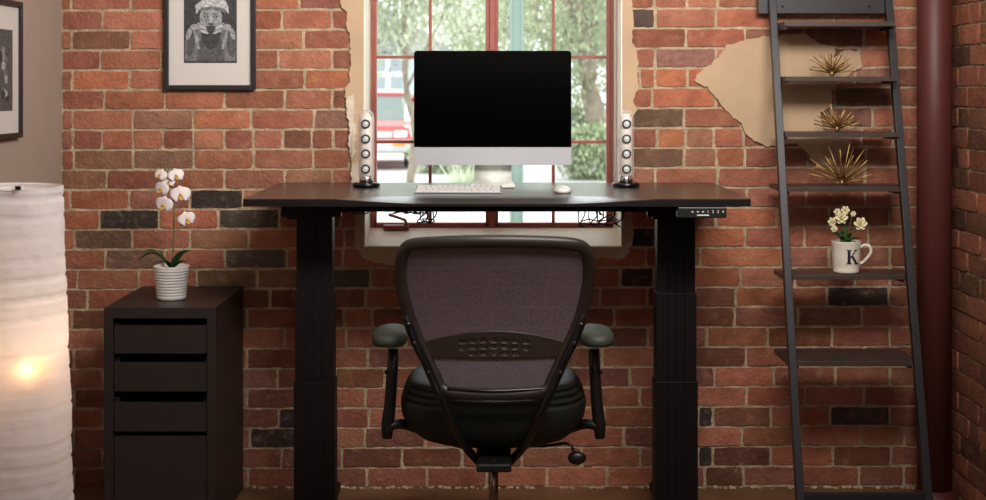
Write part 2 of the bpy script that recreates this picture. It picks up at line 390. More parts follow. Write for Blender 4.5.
def build_wall(name, courses, mortar_fn, rgbside=None):
    mb = MB(); cols = []
    mb.mi = 1; courses(mb, cols); nb = len(mb.f)
    mb.mi = 0; mortar_fn(mb)
    me = bpy.data.meshes.new(name); me.from_pydata(mb.v, [], mb.f)
    me.materials.append(M_MORTAR); me.materials.append(M_BRICK)
    me.polygons.foreach_set('material_index', mb.m)
    me.polygons.foreach_set('use_smooth', [True]*nb+[False]*(len(mb.f)-nb))
    ta = me.attributes.new('tint', 'FLOAT_COLOR', 'CORNER'); ba = me.attributes.new('brick', 'FLOAT_COLOR', 'CORNER')
    td = []; bd = []
    for p in me.polygons:
        t, b = cols[p.index] if p.index < nb else ((.5,.5,.5,1), (0,0,0,1))
        for _ in range(p.loop_total): td += t; bd += b
    ta.data.foreach_set('color', td); ba.data.foreach_set('color', bd)
    me.update(); o = bpy.data.objects.new(name, me); COL.objects.link(o); tag(o, kind='structure'); return o
def courses_back(mb, cols):
    f = lambda u, z, d: Vector((u, .0-d, z))
    for k in range(-19, 24):
        if k in JOINT: js = [px2x(p) for p in JOINT[k]]
        else: js = [WX0+(.1 if k % 2 else 0)+.208*i for i in range(1, 15)]
        zt = rowz(k, 0); zb = rowz(k+1, 0)
        if zb > TOPZ: continue
        if zb < WIN_Z1 and zt > WIN_Z0+.005:
            lay_course(mb, cols, k, js, WX0, -REV-.03, f); lay_course(mb, cols, k, js, REV+.03, WX1, f)
        else: lay_course(mb, cols, k, js, WX0, WX1, f)
def mortar_back(mb):
    y0, y1 = .0038, .30
    mb.box((WX0-.05, y0, -.02), (-REV, y1, TOPZ+.02)); mb.box((REV, y0, -.02), (WX1+.05, y1, TOPZ+.02))
    mb.box((-REV, y0, -.02), (REV, y1, WIN_Z0)); mb.box((-REV, y0, WIN_Z1), (REV, y1, TOPZ+.02))
build_wall('wall_back', courses_back, mortar_back)
def courses_right(mb, cols):
    f = lambda u, z, d: Vector((WX1-d, -u, z))
    for k in range(-19, 24):
        if rowz(k+1, WX1) > TOPZ: continue
        off = (.1 if k % 2 else 0)+random.uniform(-.02, .02)
        js = []; u = off if off > .03 else off+.2
        while u < 3.0: js.append(u); u += .208 if random.random() > .18 else .104
        lay_course(mb, cols, k, js, .004, 3.0, f, px=False)
build_wall('wall_right', courses_right, lambda mb: mb.box((WX1+.0055, -6.6, -.02), (WX1+.25, .006, TOPZ+.02)))
tag(MB().box((WX0-.2, -6.6, -.02), (WX0, .006, TOPZ+.02)).build('wall_left', M_TAUPE), kind='structure')
tag(MB().box((WX0-.2, -6.8, -.02), (WX1+.2, -6.6, TOPZ+.02)).build('wall_front', M_TAUPE), kind='structure')
tag(MB().box((WX0-.2, -6.8, -.12), (WX1+.25, .0055, 0)).build('floor', M_FLOOR), kind='structure')
tag(MB().box((WX0-.2, -6.8, TOPZ), (WX1+.25, .006, TOPZ+.12)).build('ceiling', M_CEIL), kind='structure')

# ------------------------------------------------------------------ torn plaster on the bricks
def torn(poly, amp=.0075, step=.007, keep=()):
    out = []; n = len(poly)
    for i in range(n):
        a = Vector(poly[i]); b = Vector(poly[(i+1) % n]); L = (b-a).length; k = max(1, int(L/step))
        straight = i in keep
        if straight: out.append(a); continue
        for j in range(k):
            p = a+(b-a)*j/k
            if not (j == 0 and (i-1) % n in keep):
                p = p+Vector((noise.noise(Vector((p.x*75, p.y*75, 3))), noise.noise(Vector((p.x*75, p.y*75, 9)))))*amp
            out.append(p)
    return out
def wpx(l): return [(px2x(x), CAMZ-(y-HY)/PXM) for x, y in l]
lft = [(341,-30),(341,0),(342,8),(347.7,12),(346.6,26),(350,37),(350.5,55),(351.4,65),(349,72.5),(350,81),(345.5,88),(345,97),(348,105),(349,118),(351.6,134),(351,149),(352.7,162),(351.6,178),(353,196),(354.6,216),(355.4,227),(357,237),(357,246),(362.6,257),(373.8,262),(393,265),(430,262),(470,266),(520,261),(560,266),(593,259),(603,257.4),(620.4,260),(626.8,254),(630,248),(633,240),(632.4,227),(633,219),(630,200),(632,185),(631,160),(631,134),(632,118.6),(636.5,110),(633,101),(638.6,86),(636.4,72.5),(638.6,64),(636.4,50.5),(632,42),(634,24),(632,9),(632,0),(634,-30)]
poly = wpx(lft); n0 = len(poly)
poly = [(poly[0][0]+.003, 2.28)]+poly+[(poly[-1][0]+.002, 2.28)]
inner = [(REV, 2.28), (REV, WIN_Z0), (-REV, WIN_Z0), (-REV, 2.28)]
allp = poly+inner; N_ = len(allp)
keep = {len(poly)-1, len(poly), len(poly)+1, len(poly)+2, N_-1}
mb = MB(); mb.prism([tuple(p) for p in torn(allp, keep=keep)], -.0095, .006)
mb.prism([tuple(p) for p in torn([(-REV, WIN_Z1), (REV, WIN_Z1), (REV, 2.30), (.1, 2.33), (-.2, 2.29), (-REV, 2.30)], keep={0})], -.0095, .006)
tag(mb.build('trim_1', M_PLASTER, tri=True), kind='structure')
p2 = [(768,36.5),(745,39.5),(735,43),(725.4,45.6),(721,54),(716,59),(708,66),(701,70),(693.5,79.7),(699,84),(707,86.7),(716,99),(725.4,110.6),(733,117),(740.6,122.8),(743,128),(745,133.5),(756,141),(765,146),(777,145.6),(795,142.6),(801,147),(807.5,153),(813.6,162),(826,166),(838,161),(847,152),(851.6,145.6),(850,138),(840,133),(822,130),(820,112),(832,106),(831,91),(850,73),(862,67),(859,52),(844,50),(836,57),(832,56),(835,46),(819.7,44),(810,38),(804.5,33.5),(777,35)]
mb = MB(); mb.prism([tuple(p) for p in torn(wpx(p2))], -.0085, .006)
tag(mb.build('trim_2', M_PLASTER, tri=True), kind='structure')
mb = MB()
for pl in ([(346,96),(353,94),(355,108),(354,120),(357,128),(355,140),(356,152),(352,160),(350,150),(348,140),(350,128),(347,112)],
           [(352,164),(358,160),(361,172),(366,182),(356,186),(351,180)],
           [(612,256),(622,259),(628,252),(632,240),(629,238),(625,249),(618,255)]):
    mb.prism([tuple(p) for p in torn(wpx(pl), amp=.009, step=.005)], -.0125, .004)
tag(mb.build('trim_3', M_LIME, tri=True), kind='structure')
# rubble of mortar along the foot of the wall
mb = MB(); random.seed(3)
for i in range(150):
    x = random.uniform(-.86, 1.5); r = random.uniform(.003, .008)
    mb.sphere((x, -.012-random.random()*.012, r*.5), r, 5, (1.5, 1, .8))
tag(mb.build('mortar_rubble', M_MORTAR), 'small crumbs of pale mortar along the foot of the brick wall', 'rubble', kind='stuff')

# ------------------------------------------------------------------ window: reveal, sloping sill, two red casements
ZF = 5.16; YF = ZF-CAMD
wz0 = CAMZ-(228-HY)*ZF/F; wz1 = wz0+4*.3073
mb = MB()
mb.prism([(-.0125, WIN_Z0-.004), (-.0125, WIN_Z0+.001), (YF, wz0), (.30, wz0), (.30, WIN_Z0-.004)], -REV, REV, 'yz')
sill = tag(mb.build('trim_4', M_REVEAL, bevel=.002), kind='structure')
mb = MB()
mb.box((-REV-.001, -.008, WIN_Z0), (-REV+.004, .3, WIN_Z1)); mb.box((REV-.004, -.008, WIN_Z0), (REV+.001, .3, WIN_Z1))
mb.box((-REV, -.008, WIN_Z1-.004), (REV, .3, WIN_Z1+.001))
mb.box((-REV, YF+.012, wz0-.03), (-.437, .3, WIN_Z1)); mb.box((.437, YF+.012, wz0-.03), (REV, .3, WIN_Z1))
tag(mb.build('trim_5', M_REVEAL), kind='structure')
win = empty('window_1', (0, YF, wz0), kind='structure')
XL, XR = -.441, .434; XM = (492.5-CX)*ZF/F; y0, y1 = YF, YF+.045
mb = MB()
mb.box((XL, y0, wz0-.01), (XL+.009, y1, wz1)); mb.box((XR-.009, y0, wz0-.01), (XR, y1, wz1))
mb.box((XL, y0, wz0-.012), (XR, y1, wz0+.004)); mb.box((XL, y0, wz1-.01), (XR, y1, wz1+.03)); mb.box((XM-.011, y0-.004, wz0), (XM+.011, y1, wz1))
mb.build('window_frame', M_RED, win, bevel=.0015)
for xa, xb, xm in ((XL+.009, XM-.011, (430-CX)*ZF/F), (XM+.011, XR-.009, (553.5-CX)*ZF/F)):
    mb = MB(); ya, yb = YF+.004, YF+.038; st = .010
    mb.box((xa, ya, wz0+.004), (xa+st, yb, wz1-.01)); mb.box((xb-st-.004, ya, wz0+.004), (xb, yb, wz1-.01))
    mb.box((xa, ya, wz0+.004), (xb, yb, wz0+.018)); mb.box((xa, ya, wz1-.03), (xb, yb, wz1-.01))
    mb.box((xm-.0055, ya+.006, wz0+.018), (xm+.0055, yb-.004, wz1-.03))
    for r in (1, 2, 3):
        z = CAMZ-(227-85*r-HY)*ZF/F; mb.box((xa+st, ya+.006, z-.0055), (xb-st, yb-.004, z+.0055))
    sash = mb.build('sash', M_RED, win, bevel=.0015)
    MB().box((xa+st, YF+.022, wz0+.018), (xb-st, YF+.025, wz1-.03)).build('pane', M_GLASS, sash)
# crank handle on the sill side of the left casement
mb = MB()
mb.box(P(383,228.5,5.12)-Vector((0,.0,.004)), P(409,225.5,5.15)+Vector((0,.02,.003)))
mb.tube([P(407,225,5.10), P(405,220,5.09), P(398,217.5,5.09), P(389,214.5,5.08)], [.006,.006,.005,.006], 8)
mb.sphere(P(406,225,5.10), .009, 8)
mb.build('crank_handle', M_RED, win, bevel=.001)
# bead chain of the blind
mb = MB(); xs = (615.3-CX)*5.12/F
pts = [(xs, 5.12-CAMD, z/100) for z in range(212, 118, -8)]
tail = [P(615.3,150,5.12), P(615.3,165,5.12), P(617,174,5.10), P(620,179,5.08), P(623,176,5.06), P(623.5,160,5.06)]
path = smooth_path([Vector(p) for p in pts]+tail, 3)
mb.tube(path, .0016, 6)
L_ = 0; last = None
for i in range(len(path)-1):
    a, b = path[i], path[i+1]; n = int((b-a).length/.012)+1
    for j in range(n): mb.sphere(a+(b-a)*j/n, .0028, 5)
tag(mb.build('blind_chain', M_WHITE), 'thin white bead chain hanging beside the right window frame', 'blind chain')

# ------------------------------------------------------------------ maroon pipe column in the corner
pc = Vector((1.497, 4.84-CAMD, 0)); t = empty('pipe_column', pc, 'round maroon painted iron pipe column in the right corner', 'column')
MB().lathe([(.0575, 0), (.0575, TOPZ)], pc, 48).build('pipe', M_PIPE, t)
MB().lathe([(.078, 0), (.078, .008), (.066, .014), (.061, .03)], pc, 40).build('base_flange', M_PIPE, t)

# ------------------------------------------------------------------ framed pictures
def ellipse(cx, cz, rx, rz, n=24, a0=0, a1=2*PI, rot=0):
    out = []
    for i in range(n):
        q = a0+(a1-a0)*i/n; x = rx*math.cos(q); z = rz*math.sin(q)
        out.append((cx+x*math.cos(rot)-z*math.sin(rot), cz+x*math.sin(rot)+z*math.cos(rot)))
    return out
fx0, fx1 = (164-CX)*4.94/F, (255.5-CX)*4.94/F; fz0 = CAMZ+.001; fz1 = fz0+.43
t = empty('picture_frame', ((fx0+fx1)/2, 0, fz0), 'black framed black and white portrait of a hatted person on the brick wall', 'picture')
yb, yf = -.006, -.026; b = .016
mb = MB(); mb.box((fx0, yf, fz0), (fx0+b, yb, fz1)); mb.box((fx1-b, yf, fz0), (fx1, yb, fz1)); mb.box((fx0+b, yf, fz0), (fx1-b, yb, fz0+b)); mb.box((fx0+b, yf, fz1-b), (fx1-b, yb, fz1))
mb.build('frame', M_FRAME, t, bevel=.0015)
MB().box((fx0+b, -.014, fz0+b), (fx1-b, -.008, fz1-b)).build('mat_board', M_MATB, t)
ix0, ix1 = (183.5-CX)*4.94/F, (236.5-CX)*4.94/F; iz0 = CAMZ-(63-HY)*4.94/F; iz1 = iz0+.26
mb = MB(); u = .0035      # u: one photo pixel
def pp(l): return [((x-CX)*4.94/F, CAMZ-(y-HY)*4.94/F) for x, y in l]
mb.mi = 0; mb.box((ix0, -.0146, iz0), (ix1, -.0139, iz1))
def lay(poly, g, d): mb.mi = g; mb.prism(poly, -.0146-d*.0002, -.0145)
lay(pp([(184.5,61),(185,42),(187,30),(194,24),(203,25),(218,25),(228,26),(234,32),(235.5,50),(235,61)]), 2, 1)       # shoulders, coat
lay(pp([(197,61),(199,42),(204,30),(216,30),(222,42),(225,61)]), 1, 2)                                            # beard and chest
lay([(x, z) for x, z in ellipse(*pp([(210.5,18)])[0], 11.2*u, 12.5*u)], 3, 3)                                      # face
lay(pp([(196,14),(195,5),(201,1),(205,-6),(215,-8),(224,-2),(228,6),(228.5,14),(224,9),(212,7.5),(200,9)]), 4, 4)  # hat
lay(pp([(197,11),(200,8),(212,6),(224,8.5),(226,14),(220,10.5),(211,9.3),(202,10.5)]), 2, 5)                       # hat band
lay(pp([(201,33),(204,27),(210.5,25),(217,27),(221,33),(219,44),(211,50),(203,44)]), 0, 5)                         # dark beard
for sx in (-1, 1):
    c = lambda x, y: pp([(210.5+sx*x, y)])[0]
    lay(ellipse(*c(4.4, 16.5), 2.5*u, 1.2*u, 12), 0, 6); lay(ellipse(*c(4.6, 13.6), 3.2*u, .7*u, 10), 1, 6)
    lay(ellipse(*c(4.4, 16.6), .8*u, .6*u, 8), 4, 7)
    lay(ellipse(*c(16, 27), 4.5*u, 3*u, 14), 3, 4)
    for q in range(4): lay(ellipse(*c(9.3-q*1.0, 24.5+q*2.5), 4.6*u, 1.15*u, 12, rot=sx*.35), 4 if q % 2 else 3, 6)
    lay(ellipse(*c(20, 44), 4*u, 13*u, 14, rot=sx*.1), 1, 3); lay(ellipse(*c(22, 34), 2.5*u, 6*u, 14, rot=sx*.3), 3, 4)
    lay(ellipse(*c(14, 40), 1.6*u, 10*u, 12, rot=-sx*.25), 3, 4)
lay(ellipse(*pp([(210.5,19.8)])[0], 1.6*u, 3.0*u, 10), 4, 6); lay(ellipse(*pp([(210.5,24)])[0], 3.2*u, 1.0*u, 10), 0, 7)
mb.build('photo_print', GREY, t)
# picture on the left wall
zf, zn = 4.49, 4.17; a0, a1 = zn-CAMD, zf-CAMD; lz0, lz1 = 1.231, 1.655
t = empty('picture_frame', (WX0, (a0+a1)/2, lz0), 'black framed picture hanging on the taupe left wall', 'picture')
mb = MB(); X0, X1 = WX0+.002, WX0+.022
mb.box((X0, a0, lz0), (X1, a0+b, lz1)); mb.box((X0, a1-b, lz0), (X1, a1, lz1)); mb.box((X0, a0+b, lz0), (X1, a1-b, lz0+b)); mb.box((X0, a0+b, lz1-b), (X1, a1-b, lz1))
mb.build('frame', M_FRAME, t, bevel=.0015)
MB().box((X0, a0+b, lz0+b), (X1-.010, a1-b, lz1-b)).build('mat_board', M_MATB, t)
mb = MB(); q0, q1, r0, r1 = a0+.07, a1-.072, lz0+.085, lz1-.09; mb.mi = 1; mb.box((X1-.0105, q0, r0), (X1-.0094, q1, r1))
for i in range(16):
    mb.mi = (0, 2, 3, 4)[i % 4]; mb.prism(ellipse(random.uniform(q0+.03, q1-.03), random.uniform(r0+.03, r1-.03), random.uniform(.008, .025), random.uniform(.008, .025), 10), X1-.0096, X1-.0092-i*.00003+.0006, 'yz')
mb.build('photo_print', GREY, t)

# ------------------------------------------------------------------ paper floor lamp
lc = Vector(((10-CX)*3.3/F, 3.3-CAMD, 0)); ltop = CAMZ-(186-HY)*3.3/F
t = empty('floor_lamp', lc, 'tall white crinkled paper floor lamp glowing at the left edge', 'lamp')
mb = MB(); nr, na = 150, 72; vs = []; fs = []
for i in range(nr+1):
    z = .045+(ltop-.045)*i/nr; tt = i/nr; R0 = .1535-.036*tt
    ph = (z*23.0+.15*math.sin(z*9)) % 1.0
    rib = -.0042*math.exp(-((min(ph, 1-ph))/.06)**2)
    for j in range(na):
        q = 2*PI*j/na
        nn = noise.noise(Vector((math.cos(q)*2.5, math.sin(q)*2.5, z*9)))*.004+noise.noise(Vector((math.cos(q)*9, math.sin(q)*9, z*40)))*.0018
        zz = z+noise.noise(Vector((math.cos(q)*1.5, math.sin(q)*1.5, z*5)))*.004*(1 if 0 < i < nr else .4)
        vs.append(lc+Vector(((R0+rib+nn)*math.cos(q), (R0+rib+nn)*math.sin(q), zz)))
fs = [(i*na+j, i*na+(j+1) % na, (i+1)*na+(j+1) % na, (i+1)*na+j) for i in range(nr) for j in range(na)]
mb.smooth = True; mb.add(vs, fs); mb.build('lamp_shade', M_PAPER, t)
mb = MB(); mb.tube([lc+Vector((.116*math.cos(2*PI*j/40), .116*math.sin(2*PI*j/40), ltop-.003)) for j in range(40)], .0022, 6, closed=True)
mb.build('top_ring', M_WHITE, t)
mb = MB(); mb.cbox(P(18, 188, 3.3-.115), (.012, .006, .009)); mb.build('clip', M_GLOSSBLK, t)
mb = MB(); mb.lathe([(.12, 0), (.12, .012), (.02, .02), (.012, .03)], lc, 36)
mb.tube([lc+Vector((0,0,.02)), lc+Vector((0,0,.55)), lc+Vector((.038,-.055,.66))], .006, 8); mb.lathe([(.018,.655),(.02,.70)], lc+Vector((.038,-.055,0)), 16); mb.build('base', M_BLKMETAL, t)
bulbc = P(31, 367, 3.3-.066)
M_BULB = mat('warm_bulb', (255, 220, 170), .3, emit=(255, 190, 120), estr=5)
MB().sphere(bulbc, .026, 14).build('bulb', M_BULB, t)
pl = bpy.data.lights.new('lamp_glow', 'POINT'); pl.energy = .22; pl.color = (1, .62, .32); pl.shadow_soft_size = .02
po = bpy.data.objects.new('lamp_glow', pl); COL.objects.link(po); po.location = bulbc+Vector((0, -.034, 0))
pl2 = bpy.data.lights.new('lamp_glow_upper', 'POINT'); pl2.energy = .55; pl2.color = (1, .86, .74); pl2.shadow_soft_size = .03
po2 = bpy.data.objects.new('lamp_glow_upper', pl2); COL.objects.link(po2); po2.location = bulbc+Vector((-.03, .055, .06))

# ------------------------------------------------------------------ drawer cabinet
CZ = .70; cx0, cx1 = -1.216, -.866; cy0, cy1 = 4.46-CAMD, -.012
t = empty('drawer_cabinet', ((cx0+cx1)/2, (cy0+cy1)/2, 0), 'narrow black-brown drawer cabinet standing against the brick wall', 'cabinet')
def cz(py): return CAMZ-(py-HY)*4.46/F
def cxx(px): return (px-CX)*4.46/F
pt = .028
mb = MB(); mb.box((cx0, cy0, 0), (cx0+pt, cy1, CZ-pt-.006)); mb.box((cx1-pt, cy0, 0), (cx1, cy1, CZ-pt-.006)); mb.box((cx0+pt, cy1-.01, .01), (cx1-pt, cy1, CZ-pt-.006))
mb.box((cx0+pt, cy0+.02, .0), (cx1-pt, cy1-.01, .03)); mb.box((cx0, cy0, CZ-pt-.006), (cx1, cy1, CZ))
mb.build('body', M_BLACKWOOD, t, bevel=.0012)
di0, di1 = cx0+pt+.002, cx1-pt-.002
for a, c in ((326, 354), (363, 392), (403, 432)):
    mb = MB(); mb.box((di0, cy0+.006, cz(c)), (di1, cy0+.022, cz(a)))
    mb.box((di0, cy0+.022, cz(c)), (di0+.012, cy1-.03, cz(a)+.004)); mb.box((di1-.012, cy0+.022, cz(c)), (di1, cy1-.03, cz(a)+.004)); mb.box((di0, cy0+.022, cz(c)), (di1, cy1-.03, cz(c)+.006))
    d = mb.build('drawer', M_BLACKWOOD, t, bevel=.001)
mb = MB(); mb.box((di0, cy0+.006, .035), (di1, cy0+.022, cz(437))); mb.box((di0, cy0+.022, .035), (di1, cy1-.03, .05)); mb.build('file_drawer', M_BLACKWOOD, t, bevel=.001)
for z in (cz(359), cz(399), cz(434)):
    MB().box((di0, cy0+.03, z-.006), (di0+.012, cy0+.05, z-.001)).build('drawer_runner', M_STEEL, t)
    MB().box((di1-.012, cy0+.03, z-.006), (di1, cy0+.05, z-.001)).build('drawer_runner', M_STEEL, t)
mb = MB(); mb.lathe([(.004, 0), (.004, .001)], (cx1+.0, cy0+.03, CZ-.02), 12, Matrix.Rotation(PI/2, 4, 'Y')); mb.build('screw_cap', M_STEEL, t)

# ------------------------------------------------------------------ potted orchid
OZ = 4.64; oc = P(171.5, 0, OZ); oc.z = CZ+.0005
t = empty('potted_orchid', oc, 'white flowering orchid in a ribbed white pot on the drawer cabinet', 'plant')
prof = [(.001, 0), (.043, 0), (.046, .003)]
for i in range(10):
    z = .006+i*.0095; r = .0465+.0095*(z/.1); prof += [(r, z), (r+.0012, z+.003), (r+.0012, z+.0065), (r, z+.0093)]
prof += [(.0575, .104), (.0578, .109), (.055, .109), (.052, .095), (.001, .092)]
MB().lathe(prof, oc, 48).build('pot', M_WHITE, t)
MB().lathe([(.0525, .090), (.05, .098), (.001, .100)], oc, 24).build('soil', M_SOIL, t)
def OP(px, py, dz=0): return P(px, py, OZ+dz)
stem = smooth_path([oc+Vector((0,0,.095)), OP(173,250), OP(174,225,-.005), OP(173.5,205,-.012), OP(172,190,-.015), OP(170,178,-.01), OP(168,170,0)], 4)
MB().tube(stem, [.0028-.0012*i/len(stem) for i in range(len(stem))], 8).build('stem', M_STEM, t)
def leaf(mb, pts, w, n=9, fold=.25):
    path = smooth_path(pts, 4); k = len(path); vs = []; fs = []
    for i, p in enumerate(path):
        tt = i/(k-1); ww = w*math.sin(PI*(.12+.88*tt))**.7 if tt < .98 else w*.08
        d = (path[min(i+1, k-1)]-path[max(i-1, 0)]).normalized(); s = d.cross(Vector((0, .35, 1))).normalized(); u_ = s.cross(d)
        vs += [p-s*ww+u_*ww*fold, p-s*ww*.5+u_*ww*fold*.3, p, p+s*ww*.5+u_*ww*fold*.3, p+s*ww+u_*ww*fold]
    for i in range(k-1):
        for j in range(4): fs.append((i*5+j, i*5+j+1, (i+1)*5+j+1, (i+1)*5+j))
    mb.smooth = True; mb.add(vs, fs)
base = oc+Vector((0, 0, .098))
for pts, w in (([base, OP(160,256,-.02), OP(150,253,-.03), OP(139,259.5,-.03)], .011), ([base, OP(163,258,.02), OP(155,251,.03), OP(146,250,.03)], .010),
               ([base, OP(178,257,-.02), OP(184,252,-.03), OP(191,250.5,-.04)], .013), ([base, OP(167,262,-.03), OP(160,262,-.04), OP(153,263,-.04)], .009),
               ([base, OP(178,263,-.02), OP(184,261,-.03), OP(188,263,-.03)], .008)):
    mb = MB(); leaf(mb, pts, w); mb.build('leaf', M_LEAF, t, solid=.0012)
def petal(mb, c, d, nrm, L, w, cup=.15):
    d = d.normalized(); nrm = nrm.normalized(); s = d.cross(nrm).normalized(); vs = [c]; fs = []; R = 3; n = 7
    for i in range(1, R+1):
        for j in range(n):
            a = -1+2*j/(n-1)
            t_ = i/R; ang = a*PI*.5
            p = c+d*(L*(t_*(.55+.45*math.cos(ang))))+s*(w*math.sin(ang)*math.sin(PI*min(1, .25+.5*t_)))+nrm*(-cup*L*t_*t_+.25*cup*L*abs(a)*t_)
            vs.append(p)
    for j in range(n-1): fs.append((0, 1+j, 2+j))
    for i in range(R-1):
        for j in range(n-1): fs.append((1+i*n+j, 1+i*n+j+1, 1+(i+1)*n+j+1, 1+(i+1)*n+j))
    mb.smooth = True; mb.add(vs, fs)
def orchid_bloom(c, r, nrm, roll=0):
    nrm = Vector(nrm).normalized(); up = Vector((0,0,1)); s = up.cross(nrm).normalized(); up = nrm.cross(s)
    mb = MB(); mb.mi = 0
    def D(a): a += roll; return s*math.sin(a)+up*math.cos(a)
    for a in (0, 2.15, -2.15): petal(mb, c, D(a), nrm, r*.95, r*.42, .2)
    for a in (1.25, -1.25): petal(mb, c+nrm*.001, D(a), nrm, r*1.05, r*.75, .15)
    mb.mi = 1; petal(mb, c+nrm*.002, D(PI), nrm, r*.5, r*.22, -.6); mb.sphere(c+nrm*.003, r*.16, 6)
    mb.build('flower', [M_PETAL, M_YEL], t, solid=.0008)
for px, py, r, nr_, ro in ((160,175,.020,(-.3,-1,.3),.3), (176,175.5,.023,(.3,-1,.2),-.2), (161,189,.025,(-.5,-1,0),.2), (180.5,195,.029,(.25,-1,.05),-.1), (163.5,205,.028,(-.3,-1,-.1),.15), (187,219.5,.025,(.5,-1,-.1),-.3), (169,182,.017,(-.1,-1,.4),0)):
    c = OP(px, py, -.022); orchid_bloom(c, r*1.15, nr_, ro)
    tgt = min(stem, key=lambda q: (q-c).length+abs(q.z-c.z-.01))
    MB().tube([c+Vector((0,.003,0)), (c+tgt)/2+Vector((0,0,.006)), tgt], .0011, 5).build('flower_stalk', M_STEM, t)
for px, py in ((165,169), (169,167.5), (172,170.5)):
    MB().sphere(OP(px, py), .0045, 7, (1,1,1.3)).build('bud', M_STEM, t)

# ------------------------------------------------------------------ standing desk
DZ = 1.060; dx0, dx1 = -.736, .759; dy0, dy1 = 4.20-CAMD, -.022
t = empty('standing_desk', ((dx0+dx1)/2, -.38, 0), 'dark espresso height-adjustable standing desk in front of the window', 'desk')
mb = MB(); NX = 90; th = .023; rows = []
for i in range(NX+1):
    x = dx0+(dx1-dx0)*i/NX; px = CX+x*F/4.2
    c = sstep(318, 425, px)*sstep(672, 565, px)
    bd = .008+.10*c; dr = .002+.0125*c; rr = .003
    rows.append([(x, dy1, DZ-th), (x, dy1, DZ-.002), (x, dy1-.002, DZ), (x, dy0+bd, DZ), (x, dy0+bd*.6, DZ-dr*.22), (x, dy0+bd*.25, DZ-dr*.62), (x, dy0+rr*.5, DZ-dr), (x, dy0, DZ-dr-rr*.6), (x, dy0, DZ-th), (x, dy0+.02, DZ-th-.001)])
K = len(rows[0]); vs = [p for r in rows for p in r]
fs = [(i*K+j, i*K+(j+1) % K, (i+1)*K+(j+1) % K, (i+1)*K+j) for i in range(NX) for j in range(K)]+[tuple(range(K)), tuple(NX*K+j for j in range(K))]
mb.add(vs, fs); dt = mb.build('desktop', [M_DESK, M_BLKMETAL], t)
for p in dt.data.polygons:
    if p.center.y < dy0+.003 or p.center.z < DZ-.02: p.material_index = 1
zu = DZ-th-.001
def legpos(pxa, pxb, Z): return ((pxa-CX)*Z/F, (pxb-CX)*Z/F)
for side, (a, b_) in enumerate(((293.5, 334.5), (655.0, 698.0))):
    Zf = 4.50; la, lb = legpos(a, b_, Zf); y = Zf-CAMD; cxm = (la+lb)/2; hw = (lb-la)/2
    leg = MB()
    zs = [(.03, .46, 0), (.46, .74, .004), (.74, zu-.035, .008)]
    mb = MB()
    for z0, z1, ins in zs:
        h = hw-ins
        mb.box((cxm-h, y+ins, z0), (cxm+h, y+.085-ins, z1))
        mb.box((cxm-h*.05, y+ins-.0025, z0+.002), (cxm-h*.0+.003, y+ins+.002, z1-.002))
        mb.box((cxm-h*.42, y+ins-.0025, z0+.002), (cxm-h*.36, y+ins+.002, z1-.002)); mb.box((cxm+h*.40, y+ins-.0025, z0+.002), (cxm+h*.46, y+ins+.002, z1-.002))
    lg = mb.build('leg', M_BLKMETAL, t, bevel=.003)
    mb = MB(); mb.box((cxm-.04, dy0+.06, .0), (cxm+.04, dy1-.02, .03)); mb.build('foot', M_BLKMETAL, lg, bevel=.004)
    mb = MB(); mb.box((cxm-.065, dy0+.05, zu-.012), (cxm+.065, dy1-.04, zu)); mb.box((cxm-.055, y-.05, zu-.036), (cxm+.055, y+.16, zu-.012))
    mb.box((cxm-.097, y-.05, zu-.052), (cxm+.09, y-.02, zu)); mb.box((cxm-.08, y-.045, zu-.060), (cxm+.03, y-.02, zu-.04)); mb.lathe([(.004, 0), (.004, .006)], (cxm-.03, dy0+.06, zu-.02), 10, Matrix.Rotation(PI/2, 4, 'X'))
    mb.build('mounting_bracket', M_BLKMETAL, t, bevel=.002)
mb = MB()
for yy in (-.50, -.33): mb.box((-.60, yy-.0175, zu-.035), (.62, yy+.0175, zu-.004))
mb.build('crossbar', M_BLKMETAL, t, bevel=.003)
mb = MB(); mb.box((-.46, -.60, zu-.026), (-.22, -.45, zu)); mb.build('control_box', M_BLKPLAST, t, bevel=.004)
# wire cable baskets under the top
def basket(x0, x1, y0, y1, drop, t, seed, n=5, m=3, loose=5):
    mb = MB(); rnd = random.Random(seed)
    def wob(p): return Vector(p)+Vector((rnd.uniform(-.007, .007), rnd.uniform(-.006, .006), rnd.uniform(-.007, .004)))
    for i in range(n+1):
        x = x0+(x1-x0)*i/n
        mb.tube(smooth_path([Vector((x, y0, zu-.001)), wob((x+.012, y0+.01, zu-drop*.5)), wob((x-.006, y0+.02, zu-drop+.006)), wob((x+.01, (y0+y1)/2, zu-drop)), wob((x, y1-.01, zu-drop+.008)), Vector((x, y1, zu-.001))], 4), .0021, 6)
    for i in range(m):
        y = y0+.01+(y1-y0-.02)*i/max(1, m-1)
        mb.tube(smooth_path([wob((x0+(x1-x0)*q/4, y, zu-drop+.009)) for q in range(5)], 4), .0021, 6)
    for i in range(loose):
        mb.tube(smooth_path([(x0+(x1-x0)*rnd.random(), y0+(y1-y0)*rnd.random(), zu-drop*(.25+.6*rnd.random())) for _ in range(4)], 5), .0022, 6)
    mb.build('cable_basket', M_BLKMETAL, t)
basket(.275, .385, -.60, -.46, .074, t, 1, 4, 2, 2)
basket(-.46, -.20, -.62, -.45, .034, t, 2, 8, 4, 8)
basket(-.222, -.19, -.60, -.50, .064, t, 4, 2, 2, 1)
basket(.40, .52, -.60, -.45, .026, t, 3)
